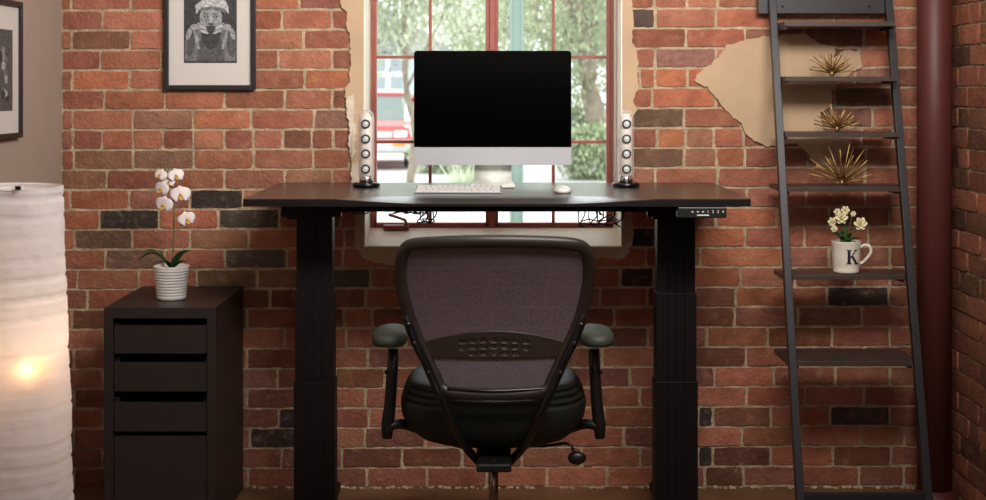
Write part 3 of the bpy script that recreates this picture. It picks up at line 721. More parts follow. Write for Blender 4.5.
# control panel with its buttons
qx0, qx1 = (678-CX)*4.19/F, (726.5-CX)*4.19/F; qz0 = CAMZ-(218-HY)*4.19/F; qy = 4.19-CAMD
mb = MB(); mb.box((qx0, qy, qz0), (qx1, qy+.05, zu)); cp = mb.build('control_panel', M_BLKPLAST, t, bevel=.003)
mb = MB(); zb = CAMZ-(211.8-HY)*4.19/F
for i, px in enumerate((692.5, 698, 703)):
    x = (px-CX)*4.19/F; s_ = .0028*(-1 if i == 1 else 1); mb.prism([(x-.004, zb-s_*.6), (x+.004, zb-s_*.6), (x, zb+s_)], qy-.0006, qy+.001)
mb.build('button_mark', M_WHITEPR, cp)
for px, ch in ((708, '1'), (713, '2'), (718, '3'), (723, '4')):
    text_obj('button_mark', ch, .012, M_WHITEPR, cp, ((px-CX)*4.19/F, qy-.0004, zb))
MB().box(((697-CX)*4.19/F, qy-.0008, CAMZ-(215.8-HY)*4.19/F), ((709-CX)*4.19/F, qy+.001, CAMZ-(214.6-HY)*4.19/F)).build('display_strip', M_WHITEPR, cp)

# ------------------------------------------------------------------ all-in-one computer
def rrect(x0, z0, x1, z1, r, n=5, corners=(1,1,1,1)):
    out = []
    for (cx_, cz_, a, on) in ((x1-r, z0+r, -PI/2, corners[1]), (x1-r, z1-r, 0, corners[2]), (x0+r, z1-r, PI/2, corners[3]), (x0+r, z0+r, PI, corners[0])):
        if not on: out.append((cx_+r*(1 if -PI <= a < PI/4 else -1), cz_+r*(-1 if (a < 0 or a > 3) else 1))); continue
        for i in range(n+1):
            q = a+PI/2*i/n; out.append((cx_+r*math.cos(q), cz_+r*math.sin(q)))
    return out
IZ = 4.80; iy = IZ-CAMD; ix0, ix1 = (414-CX)*IZ/F, (571.3-CX)*IZ/F; it = CAMZ-(51-HY)*IZ/F; ib = CAMZ-(165-HY)*IZ/F; isb = CAMZ-(147-HY)*IZ/F
t = empty('desktop_computer', ((ix0+ix1)/2, iy+.06, DZ), 'silver all-in-one computer with a black screen on the desk', 'computer')
mb = MB(); mb.prism(rrect(ix0, ib, ix1, it, .011), iy, iy+.006)
mb.smooth = True   # bulged back shell
ring0 = rrect(ix0, ib, ix1, it, .012); ccx, ccz = (ix0+ix1)/2, (ib+it)/2; nn = len(ring0); vs = []; fs = []
for s_, d in ((1, .006), (.93, .016), (.75, .028), (.5, .036), (.25, .040), (.02, .041)):
    vs += [(ccx+(p[0]-ccx)*s_, iy+d, ccz+(p[1]-ccz)*s_) for p in ring0]
for i in range(5):
    for j in range(nn): fs.append((i*nn+j, i*nn+(j+1) % nn, (i+1)*nn+(j+1) % nn, (i+1)*nn+j))
mb.add(vs, fs); mb.smooth = False
mb.build('housing', M_SILVER, t)
MB().prism(rrect(ix0, isb, ix1, it+.0008, .011, corners=(0,0,1,1)), iy-.002, iy+.001).build('screen', M_SCREEN, t)
cxs = (493-CX)*IZ/F
st = [(-.066, ib+.02, iy+.035), (-.064, ib-.02, iy+.045), (-.062, DZ+.012, iy+.055), (-.062, DZ+.002, iy+.05), (-.063, DZ+.001, iy-.07)]
mb = MB(); vs = []; thk = .006
prof = [(iy+.03, ib+.06), (iy+.042, ib), (iy+.05, DZ+.03), (iy+.047, DZ+.012), (iy+.030, DZ+.006), (iy-.05, DZ+.0045), (iy-.155, DZ+.004)]
hwid = [.063, .063, .063, .064, .068, .072, .072]
for (y, z), h in zip(prof, hwid):
    vs += [(cxs-h, y, z), (cxs+h, y, z)]
fs = [(2*i, 2*i+1, 2*i+3, 2*i+2) for i in range(len(prof)-1)]
mb.smooth = True; mb.add(vs, fs); o = mb.build('stand', M_STAND, t, solid=.004); o.modifiers['solid'].offset = 0

# keyboard and mouse
k0, k1 = (414-CX)*4.42/F, (502.5-CX)*4.42/F; ky0, ky1 = 4.415-CAMD, 4.535-CAMD
t = empty('keyboard', ((k0+k1)/2, (ky0+ky1)/2, DZ), 'slim silver keyboard with white keys lying on the desk', 'keyboard')
def kz(y): return DZ+.004+.013*(y-ky0)/(ky1-ky0)
mb = MB(); mb.prism([(ky0, DZ+.0005), (ky0, kz(ky0)), (ky1, kz(ky1)), (ky1, DZ+.0005)], k0, k1, 'yz'); mb.build('body', mat('grey_aluminium', (146, 146, 150), .4, metal=.3), t, bevel=.0015)
rws = [14, 14, 13, 12, 12, 8]
mb = MB()
for r, n in enumerate(rws[::-1]):
    ya = ky0+.006+r*.0185; yb_ = ya+.0145
    if r == 0: ws = [1, 1, 1.1, 5, 1.1, 1, 1, 1]
    else: ws = [1.5]+[1]*(n-2)+[1.5]
    tot = sum(ws); x = k0+.006; W = (k1-k0-.012)
    for w_ in ws:
        ww = W*w_/tot; z0 = kz((ya+yb_)/2)
        mb.prism([(ya, z0-.001), (ya, kz(ya)+.0022), (yb_, kz(yb_)+.0022), (yb_, z0-.001)], x+.0014, x+ww-.0014, 'yz'); x += ww
mb.build('keys', M_KEY, t)
mc = P(562.5, 0, 4.44); mc.z = DZ
t = empty('computer_mouse', mc, 'small white computer mouse on the desk right of the keyboard', 'mouse')
mb = MB(); mb.sphere(mc+Vector((0,0,.008)), .028, 14, (1, 1.85, .55)); mb.build('shell', M_WHITE, t)
MB().lathe([(.02, 0), (.024, .006)], mc+Vector((0,0,.0004)), 24, Matrix.Diagonal((1, 1.9, 1, 1))).build('base', M_CHROME, t)

# ------------------------------------------------------------------ clear stick speakers
M_INNER = mat('speaker_core', (232, 222, 212), .4, bump=.2, bscale=80)
def make_speaker(c, label):
    t = empty('desktop_speaker', c, label, 'speaker', 'clear stick speakers on the desk')
    H = .252
    prof = [(.016, .022), (.022, .026), (.0258, .034)]+[(.0262, z) for z in (.06, .12, .18, .22)]+[(.0245, .236), (.018, .248), (.008, .253), (.0005, .254)]
    MB().lathe(prof, c, 28).build('tube', M_CLEAR, t)
    MB().lathe([(.012, .03), (.0205, .04), (.0205, .228), (.012, .24), (.0005, .242)], c, 20).build('core', M_INNER, t)
    R = Matrix.Rotation(PI/2, 4, 'X')
    for z in (.208, .159, .110, .060):
        mb = MB(); cc = c+Vector((0, -.0205, z)); mb.lathe([(.0145, -.002), (.0152, .003), (.0142, .0065), (.0100, .0045), (.0092, .003)], cc, 24, R); dv = mb.build('driver', M_BLKPLAST, t)
        MB().lathe([(.0098, .0042), (.008, .0025), (.0045, .0045), (.0005, .006)], cc, 20, R).build('cone', M_CONE, dv)
    mb = MB(); mb.sphere(c+Vector((0,0,.024)), .0235, 12); mb.build('ball_foot', M_CHROME, t)
    mb = MB(); mb.lathe([(.030, 0), (.043, .001), (.047, .006), (.045, .013), (.036, .016), (.027, .012), (.024, .002)], c, 36)
    mb.build('base_ring', M_GLOSSBLK, t)
make_speaker(Vector(((366.3-CX)*4.71/F, 4.71-CAMD, DZ+.0005)), 'clear stick speaker with silver drivers at the left end of the desk')
make_speaker(Vector(((626-CX)*4.71/F, 4.71-CAMD, DZ+.0005)), 'clear stick speaker with silver drivers at the right end of the desk')

# ------------------------------------------------------------------ mesh-back office chair
t = empty('office_chair', (0, 4.03-CAMD, 0), 'black office chair with a mesh back and dark leather seat at the desk', 'office chair')
def cZ(px, py):    # depth of the backrest surface at a photo point
    tt = (py-238)/(395-238); return 3.70+.10*tt+.03*math.sin(PI*tt)+.035*((px-494)/100)**2
def CP(px, py, d=0): return P(px, py, cZ(px, py)+d)
loop = [(401,262),(404,251),(413,244.5),(445,242),(494,241),(545,242),(576,244.5),(586,251),(589,262),(588,285),(580,318),(567,348),(554,376),(547,389),(530,394),(494,395.5),(458,394),(442,389),(435,376),(422,348),(410,318),(401.5,285)]
lp = smooth_path([CP(x, y) for x, y in loop], 4, closed=True)
MB().tube(lp, .0165, 12, closed=True, up=Vector((0,1,0)), flat=.75).build('back_frame', mat('brown_black_plastic', (44, 35, 31), .36), t)
# netting: rows between the two sides of the frame
sides = [(244,410,578),(250,405,584),(262,402,588),(285,402,588),(300,405,585),(318,411,579),(333,417,573),(348,423,566),(362,429,560),(376,436,553),(386,441,548),(393,452,537)]
mb = MB(); NXn = 24; vs = []
def side_at(y):
    for (ya, la, ra), (yb_, lb, rb) in zip(sides, sides[1:]):
        if ya <= y <= yb_: q = (y-ya)/(yb_-ya); return la+(lb-la)*q, ra+(rb-ra)*q
    return sides[-1][1:]
ys = [244+149*i/30 for i in range(31)]
for y in ys:
    l, r = side_at(y)
    for i in range(NXn+1): x = l+(r-l)*i/NXn; vs.append(CP(x, y, .003))
mb.smooth = True; mb.add(vs, [(j*(NXn+1)+i, j*(NXn+1)+i+1, (j+1)*(NXn+1)+i+1, (j+1)*(NXn+1)+i) for j in range(30) for i in range(NXn)])
mb.build('mesh_back', M_NET, t)
# lumbar band with slots: a lattice of cells with holes left open
def arch_top(x): return 331+10*((x-494)/66)**2
def arch_bot(x): return 358.5-2*((x-494)/66)**2
mb = MB(); gx = [420+148*i/100 for i in range(101)]; gy = [i/26 for i in range(27)]
holes = []
for r, (yy, n) in enumerate(((340.5, 7), (346.8, 7), (353, 5))):
    for i in range(n): holes.append((494+(i-(n-1)/2)*10.6, yy+.0016*((i-(n-1)/2)*10.6)**2, 3.9, 2.1))
def inhole(x, y): return any(((x-a)/c)**2+((y-b_)/d)**2 < 1 for a, b_, c, d in holes)
vs = []; idx = {}
def clampx(x, y):
    l, r = side_at(y); return max(l-1, min(r+1, x))
for j, tt in enumerate(gy):
    for i, x in enumerate(gx):
        y = arch_top(x)+(arch_bot(x)-arch_top(x))*tt; vs.append(CP(clampx(x, y), y, -.004)); idx[i, j] = (x, y)
fs = []
for j in range(26):
    for i in range(100):
        x, y = idx[i, j]; x2, y2 = idx[i+1, j+1]
        if not inhole((x+x2)/2, (y+y2)/2): fs.append((j*101+i, j*101+i+1, (j+1)*101+i+1, (j+1)*101+i))
mb.smooth = True; mb.add(vs, fs); mb.build('lumbar_support', M_BAND, t, solid=.003)
mb = MB(); mb.tube(smooth_path([CP(447,389,-.006), CP(494,391,-.008), CP(541,389,-.006)], 6), .0065, 8)
mb.tube(smooth_path([CP(450,400,-.0), CP(494,402,-.0), CP(538,400,-.0)], 6), .010, 8)
mb.cbox(CP(494,397,.004), (.23, .014, .03)); mb.build('lower_rail', M_GLOSSBLK, t, bevel=.003)
MB().sphere(CP(496,398,-.009), .003, 8).build('screw', M_STEEL, t)
for sgn in (-1, 1):
    def mx(px): return 494.5+sgn*(px-494.5) if sgn == -1 else px
    pts = [(582,322,-.022),(574,342,-.024),(564,362,-.026),(556,380,-.03),(547,400,-.035),(537,421,-.025),(524,446,.04),(506,466,.13)]
    W = [P(494.5+sgn*(x-494.5), y, cZ(494.5, min(y, 395))+.02*(abs(x-494.5)/88)**2+d+.012) for x, y, d in pts]
    MB().tube(smooth_path(W, 5), .0125, 12, flat=.9).build('support_arm', M_GLOSSBLK, t)
    a, b_ = W[0]+Vector((sgn*.004, .004, .018)), W[3]
    mb = MB(); mb.tube([a, W[1]+Vector((0,.003,0)), W[2]+Vector((0,.003,0)), (W[2]+b_)/2], [.017, .018, .0165, .013], 4, flat=.75)
    ub = mb.build('upright_bracket', M_BLKPLAST, t, bevel=.003)
    for q in (W[1], (W[2]+W[3])/2): MB().lathe([(.005, 0), (.005, .003), (.002, .0045)], q+Vector((0, -.016, 0)), 12, Matrix.Rotation(PI/2, 4, 'X')).build('bolt', M_STEEL, ub)
# seat
sc_ = Vector((0.001, 4.085-CAMD, 0)); na = 64
def seat_ring(s, z, ripple=0, shift=0):
    out = []
    for j in range(na):
        q = 2*PI*j/na; cq, sq = math.cos(q), math.sin(q); e = .66
        s1 = s+ripple*sstep(.35, .6, abs(cq))
        x = .262*s1*math.copysign(abs(cq)**e, cq); y = .245*s1*math.copysign(abs(sq)**e, sq)
        zz = z-.03*sstep(.30, .62, z)*sstep(.17, .02, abs(x))*(y < 0)*0
        zz -= .010*max(0, y/.25)**2
        out.append(sc_+Vector((x, y+shift, zz)))
    return out
rings = [(.05,.385,0),(.40,.386,0),(.62,.392,0),(.80,.410,0),(.92,.436,0),(.985,.468,0),(1.0,.492,0),(1.0,.508,0),(.992,.5175,0),(.985,.5215,-.032),(.980,.525,-.004),(.978,.530,0),(.970,.5345,0),(.962,.5385,-.034),(.956,.542,-.004),(.952,.547,0),(.942,.5515,0),(.932,.5550,-.034),(.924,.558,-.003),(.91,.564,0),(.88,.569,0),(.80,.572,0),(.6,.570,0),(.35,.566,0),(.02,.565,0)]
rr = [seat_ring(s, z, g) for s, z, g in rings]
mb = MB(); mb.smooth = True; mb.add([p for r in rr for p in r], [(i*na+j, i*na+(j+1) % na, (i+1)*na+(j+1) % na, (i+1)*na+j) for i in range(len(rr)-1) for j in range(na)])
mb.build('seat', M_LEATHER, t)
# armrests
for sgn in (-1, 1):
    pc_ = Vector((sgn*.286, 3.985-CAMD, .700)); mb = MB(); prof_pts = []
    rg = []; NA = 36
    for s, z in ((.01,-.022),(.85,-.022),(.97,-.018),(1.0,-.008),(.98,.004),(.9,.011),(.7,.0145),(.01,.016)):
        r = []
        for j in range(NA):
            q = 2*PI*j/NA; yy = math.sin(q); xx = math.cos(q)
            r.append(pc_+Vector((.049*s*math.copysign(abs(xx)**.85, xx)*(1-.12*yy), .115*s*math.copysign(abs(yy)**.85, yy), z)))
        rg.append(r)
    mb.smooth = True; mb.add([p for r in rg for p in r], [(i*NA+j, i*NA+(j+1) % NA, (i+1)*NA+(j+1) % NA, (i+1)*NA+j) for i in range(len(rg)-1) for j in range(NA)])
    mb.build('arm_pad', M_RUBBER, t)
    X = lambda px: P(493.5+sgn*(px-493.5), 0, 3.98).x
    def AP(px, py, Z=3.98): return P(493.5+sgn*(px-493.5), py, Z)
    mb = MB(); mb.tube([AP(593.5,349), AP(595,375), AP(597,405), AP(599.5,425), AP(600,438)], [.0155,.0155,.0165,.018,.014], 12, up=Vector((0,1,0)))
    mb.tube(smooth_path([AP(600,427), AP(590,424,3.99), AP(580,425,4.01), AP(560,432,4.03), AP(520,446,4.05)], 4), [.014]*17, 10, up=Vector((0,1,0)), flat=1.3)
    ap = mb.build('arm_post', M_BLKPLAST, t)
    MB().sphere(AP(601,372,3.97), .006, 8).build('height_button', M_BLKPLAST, ap)
# mechanism, lever, gas lift, base
mb = MB(); zc = CAMZ-(467-HY)*3.86/F
mb.prism([(3.845-CAMD, zc-.012), (3.845-CAMD, zc+.012), (4.0-CAMD, .386), (4.16-CAMD, .386), (4.16-CAMD, zc-.0), (4.0-CAMD, zc-.014)], -.045, .05, 'yz')
mb.build('tilt_mechanism', M_BLKPLAST, t, bevel=.006)
MB().sphere(P(494,461,3.84), .004, 8).build('screw', M_STEEL, t)
mb = MB(); mb.tube([P(508,447,4.06), P(545,446,4.03), P(566,443,4.0), P(572,446,3.99), P(574,454,3.99)], .0042, 8); lv = mb.build('lever', M_BLKPLAST, t)
MB().sphere(P(577,458,3.98), .026, 12, (1.0, .55, .72)).build('paddle', M_BLKPLAST, lv)
cc = Vector((.0015, 4.03-CAMD, 0))
MB().lathe([(.0135, .11), (.0135, .36)], cc, 24).build('gas_lift', M_LIFT, t)
MB().lathe([(.025, .09), (.025, .195), (.02, .20)], cc, 24).build('lift_cover', M_BLKPLAST, t)
for i in range(5):
    q = 2*PI*i/5+.3; d = Vector((math.cos(q), math.sin(q), 0)); e = cc+d*.30
    mb = MB(); mb.tube([cc+Vector((0,0,.105)), cc+d*.15+Vector((0,0,.095)), e+Vector((0,0,.075))], [.026, .02, .014], 10); lg = mb.build('leg', M_BLKPLAST, t)
    mb = MB(); R = Matrix.Rotation(q+1.2, 4, 'Z')@Matrix.Rotation(PI/2, 4, 'X')
    for s_ in (-.014, .014): mb.lathe([(.02, -.007), (.026, -.004), (.026, .004), (.02, .007)], e+(Matrix.Rotation(q+1.2, 4, 'Z')@Vector((0, s_, 0)))+Vector((0,0,.0262)), 20, R)
    mb.tube([e+Vector((0,0,.03)), e+Vector((0,0,.08))], .006, 8); mb.build('caster', M_BLKPLAST, lg)

# ------------------------------------------------------------------ leaning ladder shelf
t = empty('ladder_shelf', (1.17, -.3, 0), 'dark metal and wood ladder shelf leaning on the brick wall', 'shelf')
def railZ(z): return 4.9-.295*(1.689-z)
rw = .024
for xa in (.944, 1.343):
    mb = MB(); za, zb_ = .0, 1.86
    ya, yb_ = railZ(za)-CAMD, min(railZ(zb_)-CAMD, -.03)
    q = [(ya, za), (ya+.030, za), (yb_+.030-.006, zb_), (yb_-.006, zb_)]
    mb.prism(q, xa, xa+rw, 'yz'); mb.build('rail', M_STEEL, t, bevel=.0015)
SH = [(21.5, 4.745, 4.94, 1.337), (76.5, 4.735, 4.92, 1.341), (132.5, 4.735, 4.90, 1.350), (187, 4.700, 4.88, 1.378), (275, 4.650, 4.80, 1.372), (361.5, 4.562, 4.79, 1.362)]
SZ = []
for py, zf_, zb_, xe in SH:
    z = CAMZ-(py-HY)*zf_/F; SZ.append((z, zf_, zb_)); th_ = .0155
    ml, mr = .9695, 1.3425; zr = railZ(z)
    fy, ry, by = zf_-CAMD, zr-CAMD, zb_-CAMD
    mb = MB()
    if zf_ < zr-.02:      # the shelf reaches out in front of the right rail
        mb.prism([(ml, by), (ml, fy), (xe, fy), (xe, ry-.003), (mr, ry-.003), (mr, by)], z-th_, z, 'xy')
    else:                 # lower shelves reach behind the rails and stick out sideways
        qy_ = min(by-.004, ry+.036)
        mb.prism([(ml, fy), (mr, fy), (mr, qy_), (xe, qy_), (xe, by), (.944, by), (.944, qy_), (ml, qy_)], z-th_, z, 'xy')
    sh = mb.build('shelf', M_SHELF, t, bevel=.001)
    for xa in (ml, mr-.010): MB().box((xa, fy+.012, z-th_-.009), (xa+.010, by-.02, z-th_)).build('shelf_bracket', M_STEEL, sh)
zt = CAMZ-(13.5-HY)*4.9/F
mb = MB(); mb.box((.968, 4.895-CAMD, zt), (1.343, 4.915-CAMD, zt+.10)); mb.box((.912, 4.905-CAMD, zt), (.968, 4.935-CAMD, zt+.10)); mb.box((1.343, 4.915-CAMD, zt), (1.372, 4.935-CAMD, zt+.10))
tb = mb.build('top_panel', M_STEEL, t, bevel=.001)
for px in (782.5, 869.5): MB().lathe([(.0038, 0), (.0038, .0015)], P(px, 6.5, 4.895), 10, Matrix.Rotation(PI/2, 4, 'X')).build('screw', M_GLOSSBLK, tb)
mb = MB(); zz = CAMZ-(491-HY)*4.47/F; mb.box((.968, railZ(zz)-CAMD, zz-.05), (1.343, railZ(zz)-CAMD+.02, zz)); mb.build('bottom_crossbar', M_STEEL, t, bevel=.001)
# brass starbursts
def urchin(px, shelf, R, seed, label, n=36, lean=0):
    z, zf_, zb_ = SZ[shelf]; Z = (zf_+zb_)/2-.01; c = P(px, 0, Z); c.z = z+.0005
    t = empty('starburst_ornament', c, label, 'ornament', 'brass starbursts on the ladder shelf')
    rnd = random.Random(seed); hub = c+Vector((0,0,.011))
    MB().sphere(hub, .0105, 10).build('hub', M_GOLD, t)
    for i in range(n):
        ph = i*2.39996; u_ = (i+.5)/n; el = math.asin(min(.97, .12+.86*u_))
        r = R*rnd.uniform(.82, 1.06); d = Vector((math.cos(ph)*math.cos(el), math.sin(ph)*math.cos(el), math.sin(el)))
        ry = min(1.0, (zb_-Z-.0)/max(1e-3, abs(d.y)*R)) if d.y > 0 else 1
        if d.y > 0 and Z+d.y*r > 4.93: r = (4.93-Z)/d.y
        MB().tube([hub, hub+d*r], [.0019, .0017], 6).build('spike', M_GOLD, t)
urchin(832, 1, .084, 1, 'brass starburst ornament on the second shelf of the ladder, the highest')
urchin(837, 2, .084, 2, 'brass starburst ornament in the middle, on the third ladder shelf')
urchin(842, 3, .128, 3, 'largest brass starburst ornament, with long spikes, on the shelf above the mug', 32)
# monogram mug
z, zf_, zb_ = SZ[4]; mz = 4.705; mcn = P(846, 0, mz); mcn.z = z+.0005
t = empty('mug', mcn, 'white mug with a dark letter K standing on the ladder shelf', 'mug')
MB().lathe([(.001, 0), (.036, 0), (.042, .003), (.0435, .008), (.041, .013), (.0445, .03), (.0465, .06), (.0475, .100), (.049, .104), (.0475, .1055), (.0455, .103), (.044, .06), (.042, .018), (.001, .012)], mcn, 48).build('cup', M_MUG, t)
hp = [(.046,.085),(.062,.093),(.075,.090),(.082,.078),(.078,.062),(.066,.047),(.055,.036),(.044,.032)]
mb = MB(); mb.tube(smooth_path([mcn+Vector((x*.93, -x*.28, zz)) for x, zz in hp], 4), .0052, 10, up=Vector((.3,1,0)).normalized(), flat=1.0); mb.build('handle', M_MUG, t)
# serif K following the curve of the cup
def kpoly(l): return l
M_LET = mat('dark_floral_letter', (34, 34, 48), .4, vary=.8, vscale=160)
mb = MB(); A0 = -PI/2+.24
def cup_pt(u_, v, d=.0008):
    r = .0466+d; a = A0+u_/r; return mcn+Vector((r*math.cos(a), r*math.sin(a), .034+v))
def strip(p, q, w, axis='h'):
    k = 6; vs = []
    for i in range(k+1):
        x = p[0]+(q[0]-p[0])*i/k; y = p[1]+(q[1]-p[1])*i/k
        dx, dy = (w/2, 0) if axis == 'v' else (0, w/2)
        vs += [cup_pt(x-dx, y-dy), cup_pt(x+dx, y+dy)]
    mb.add(vs, [(2*i, 2*i+1, 2*i+3, 2*i+2) for i in range(k)])
strip((-.013, 0), (-.013, .046), .0095, 'v'); strip((-.021, .0016), (-.005, .0016), .0032); strip((-.021, .0444), (-.005, .0444), .0032)
strip((-.009, .019), (.012, .045), .0045, 'v'); strip((-.003, .026), (.014, .001), .0095, 'v'); strip((.005, .0444), (.019, .0444), .0032); strip((.006, .0016), (.021, .0016), .0032)
mb.build('letter', M_LET, t, solid=.0008)
# flowers standing in the mug
fb = mcn+Vector((0,0,.104)); t = empty('flower_bunch', mcn+Vector((0,0,.02)), 'cream flowers with green leaves standing in the K mug', 'flowers')
MB().lathe([(.039, .088), (.039, .096), (.02, .101), (.001, .102)], mcn, 20).build('soil', M_SOIL, t)
def rosette(c, r, seed):
    rnd = random.Random(seed); mb = MB(); mb.mi = 0
    for ring, (n, el, l) in enumerate(((6, .15, 1.0), (6, .7, .85), (4, 1.15, .6))):
        for i in range(n):
            a = 2*PI*(i+ring*.5)/n; d = Vector((math.cos(a)*math.cos(el), -math.sin(el)*.6, math.sin(a)*math.cos(el)+.25*math.sin(el)))
            petal(mb, c, d, Vector((0, -1, .3)), r*l, r*.45*l, -.35)
    mb.mi = 1; mb.sphere(c+Vector((0, -r*.35, 0)), r*.18, 5)
    return mb.build('flower', [M_BLOOM, M_YEL], t, solid=.0006)
for i, (px, py, r) in enumerate(((841,218,.022), (860,224,.023), (832,222,.016), (845,210.5,.015), (837,212,.012), (853,214,.010), (834,229,.012))):
    c = P(px, py, mz-.02+(i % 3)*.012); rosette(c, r, i)
    MB().tube(smooth_path([mcn+Vector(((px-846)*.0012, 0, .10)), (c+mcn+Vector((0,0,.1)))/2+Vector((0,0,.004)), c+Vector((0,.004,0))], 3), .0013, 6).build('stem', M_STEM, t)
M_GLEAF = mat('fresh_leaf', (74, 108, 50), .5)
for i, (px, py, dz, w_) in enumerate(((864,238,-.03,.013),(856,243,-.045,.012),(850,233,-.03,.012),(838,236,-.03,.010),(832,233,0,.009),(848,226,.01,.010),(842,230,-.02,.011),(853,232,.02,.010),(829,228,-.01,.007),(846,217,.02,.007))):
    e = P(px, py, mz+dz); b0 = mcn+Vector((0,0,.10)); mb = MB(); leaf(mb, [b0, (b0+e)/2+Vector((0,0,.006)), e], w_); mb.build('leaf', M_GLEAF, t, solid=.0008)

# ------------------------------------------------------------------ outside the window
GZ = -.30
M_PAVE = mat('pale_pavement', (186, 183, 180), .9, vary=.06, vscale=.6)
M_GRASS = mat('lawn_green', (128, 150, 92), .9, vary=.3, vscale=3)
tag(MB().box((-40, .31, GZ-.2), (40, 130, GZ)).build('ground', M_PAVE), kind='structure')
tag(MB().box((1.0, 36, GZ), (30, 60, GZ+.06)).build('lawn', M_GRASS), kind='structure')
M_TEAL = mat('teal_paint', (122, 146, 138), .6)
px_ = P(516.5, 0, 8.0); t = empty('porch_post', (px_.x, px_.y, GZ), 'teal painted porch post just outside the window', 'post')
mb = MB(); mb.cbox((px_.x, px_.y, GZ+1.9), (.075, .075, 3.8)); mb.cbox((px_.x+.03, px_.y-.036, GZ+1.9), (.014, .02, 3.8)); mb.cbox((px_.x-.028, px_.y-.036, GZ+1.9), (.01, .02, 3.8)); mb.build('shaft', M_TEAL, t, bevel=.004)
mb = MB(); mb.cbox((px_.x, px_.y, GZ+.1), (.12, .12, .2)); mb.build('plinth', M_TEAL, t, bevel=.006)
# leafy trees
M_LF = [mat('tree_leaf_a', (160, 172, 136), .7, vary=.3, vscale=1.5), mat('tree_leaf_b', (176, 184, 156), .7, vary=.3, vscale=1.5), mat('tree_leaf_c', (146, 156, 124), .7, vary=.35, vscale=1.5)]
M_BARK = mat('grey_bark', (140, 128, 112), .9, bump=1, bscale=8, vary=.3, vscale=6)
def tree(px, Z, cz_, rx, rz, n, ls, label, mi, trunk=.2, seed=0):
    rnd = random.Random(seed); b0 = P(px, 0, Z); b0.z = GZ; t = empty('tree', b0, label, 'tree', 'trees across the street')
    cc = Vector((b0.x, b0.y, cz_)); mb = MB()
    mb.tube(smooth_path([b0, b0+Vector((.1, 0, 1.0)), b0+Vector((-.08, .1, 2.0)), cc], 4), [trunk*(1-.5*i/12) for i in range(13)], 10)
    for i in range(9):
        a = rnd.uniform(0, 2*PI); s_ = b0+Vector((-.05, .05, rnd.uniform(1.6, cz_-GZ))); e = cc+Vector((math.cos(a)*rx*.8, math.sin(a)*rx*.8, rnd.uniform(-.3, .6)*rz))
        mb.tube(smooth_path([s_, (s_+e)/2+Vector((0,0,.2)), e], 4), [trunk*.35, trunk*.3, trunk*.28, trunk*.25, trunk*.2, trunk*.18, trunk*.14, trunk*.1, trunk*.05], 6)
    mb.build('trunk', M_BARK, t)
    mb = MB(); cl = [(rnd.uniform(-1, 1), rnd.uniform(-1, 1), rnd.uniform(-1, 1)) for _ in range(60)]
    cl = [c for c in cl if .1 < Vector(c).length < 1.05]
    for i in range(n):
        c = rnd.choice(cl); p = Vector((c[0]*rx, c[1]*rx, c[2]*rz))+Vector((rnd.gauss(0, 1), rnd.gauss(0, 1), rnd.gauss(0, 1)))*rx*.17+cc
        if p.z < GZ+.05: continue
        R = Matrix.Rotation(rnd.uniform(0, 6.3), 4, 'Z')@Matrix.Rotation(rnd.uniform(-1.2, 1.2), 4, 'X'); s_ = ls*rnd.uniform(.6, 1.3)
        mb.add([p+R@Vector(q) for q in ((0,0,-s_), (s_*.45,0,0), (0,s_*.1,s_), (-s_*.45,0,0))], [(0,1,2,3)])
    mb.build('crown', M_LF[mi], t)
tree(409, 24, 4.15, 2.1, 1.75, 15000, .055, 'pale leafy tree with a thin trunk beside the red car', 1, .075, seed=1)
tree(592, 31.5, 4.2, 2.5, 2.3, 15000, .065, 'leafy tree with a thick grey trunk in the right-hand panes', 0, .30, seed=2)
tree(553, 40, 3.6, 2.7, 2.6, 12000, .08, 'leafy tree standing beyond the teal post', 2, seed=3)
tree(470, 70, 4.4, 3.2, 3.4, 12000, .10, 'distant leafy tree behind the monitor', 0, seed=4)
tree(655, 60, 4.0, 4.0, 3.8, 12000, .12, 'distant leafy tree behind the right edge of the window', 1, seed=5)
# bushes
def bush(px, Z, rx, rz, n, label, mi, seed):
    rnd = random.Random(seed); c = P(px, 0, Z); c.z = GZ+rz*.7; mb = MB()
    for i in range(n):
        v = Vector((rnd.gauss(0, 1), rnd.gauss(0, 1), rnd.gauss(0, 1))).normalized()*rnd.uniform(.6, 1.05); p = c+Vector((v.x*rx, v.y*rx*.6, v.z*rz))
        if p.z < GZ: continue
        R = Matrix.Rotation(rnd.uniform(0, 6.3), 4, 'Z')@Matrix.Rotation(rnd.uniform(-1.2, 1.2), 4, 'X'); s_ = .05*rnd.uniform(.6, 1.4)
        mb.add([p+R@Vector(q) for q in ((0,0,-s_), (s_*.5,0,0), (0,s_*.1,s_), (-s_*.5,0,0))], [(0,1,2,3)])
    tag(mb.build('bush', M_LF[mi]), label, 'bush', 'bushes across the street')
bush(596, 26.8, .75, .62, 4000, 'low round green bush under the thick trunked tree', 0, 11)
bush(567, 35.8, .9, .8, 4000, 'green bush behind the low round bush', 2, 12)
bush(452, 29, .9, .6, 4000, 'green bush behind the monitor stand', 1, 13)
# tall grass clump
gp = P(463, 0, 20); gp.z = GZ; rnd = random.Random(5); mb = MB()
for i in range(60):
    a = rnd.uniform(0, 6.3); r = rnd.uniform(.1, .4); h = rnd.uniform(.4, .75); e = gp+Vector((math.cos(a)*r, math.sin(a)*r, h)); b0 = gp+Vector((math.cos(a)*.05, math.sin(a)*.05, 0))
    mb.tube([b0, (b0+e)/2+Vector((0,0,.1)), e], [.014, .011, .003], 4)
tag(mb.build('grass_clump', M_LF[1]), 'clump of tall spiky grass outside seen under the monitor', 'grass')
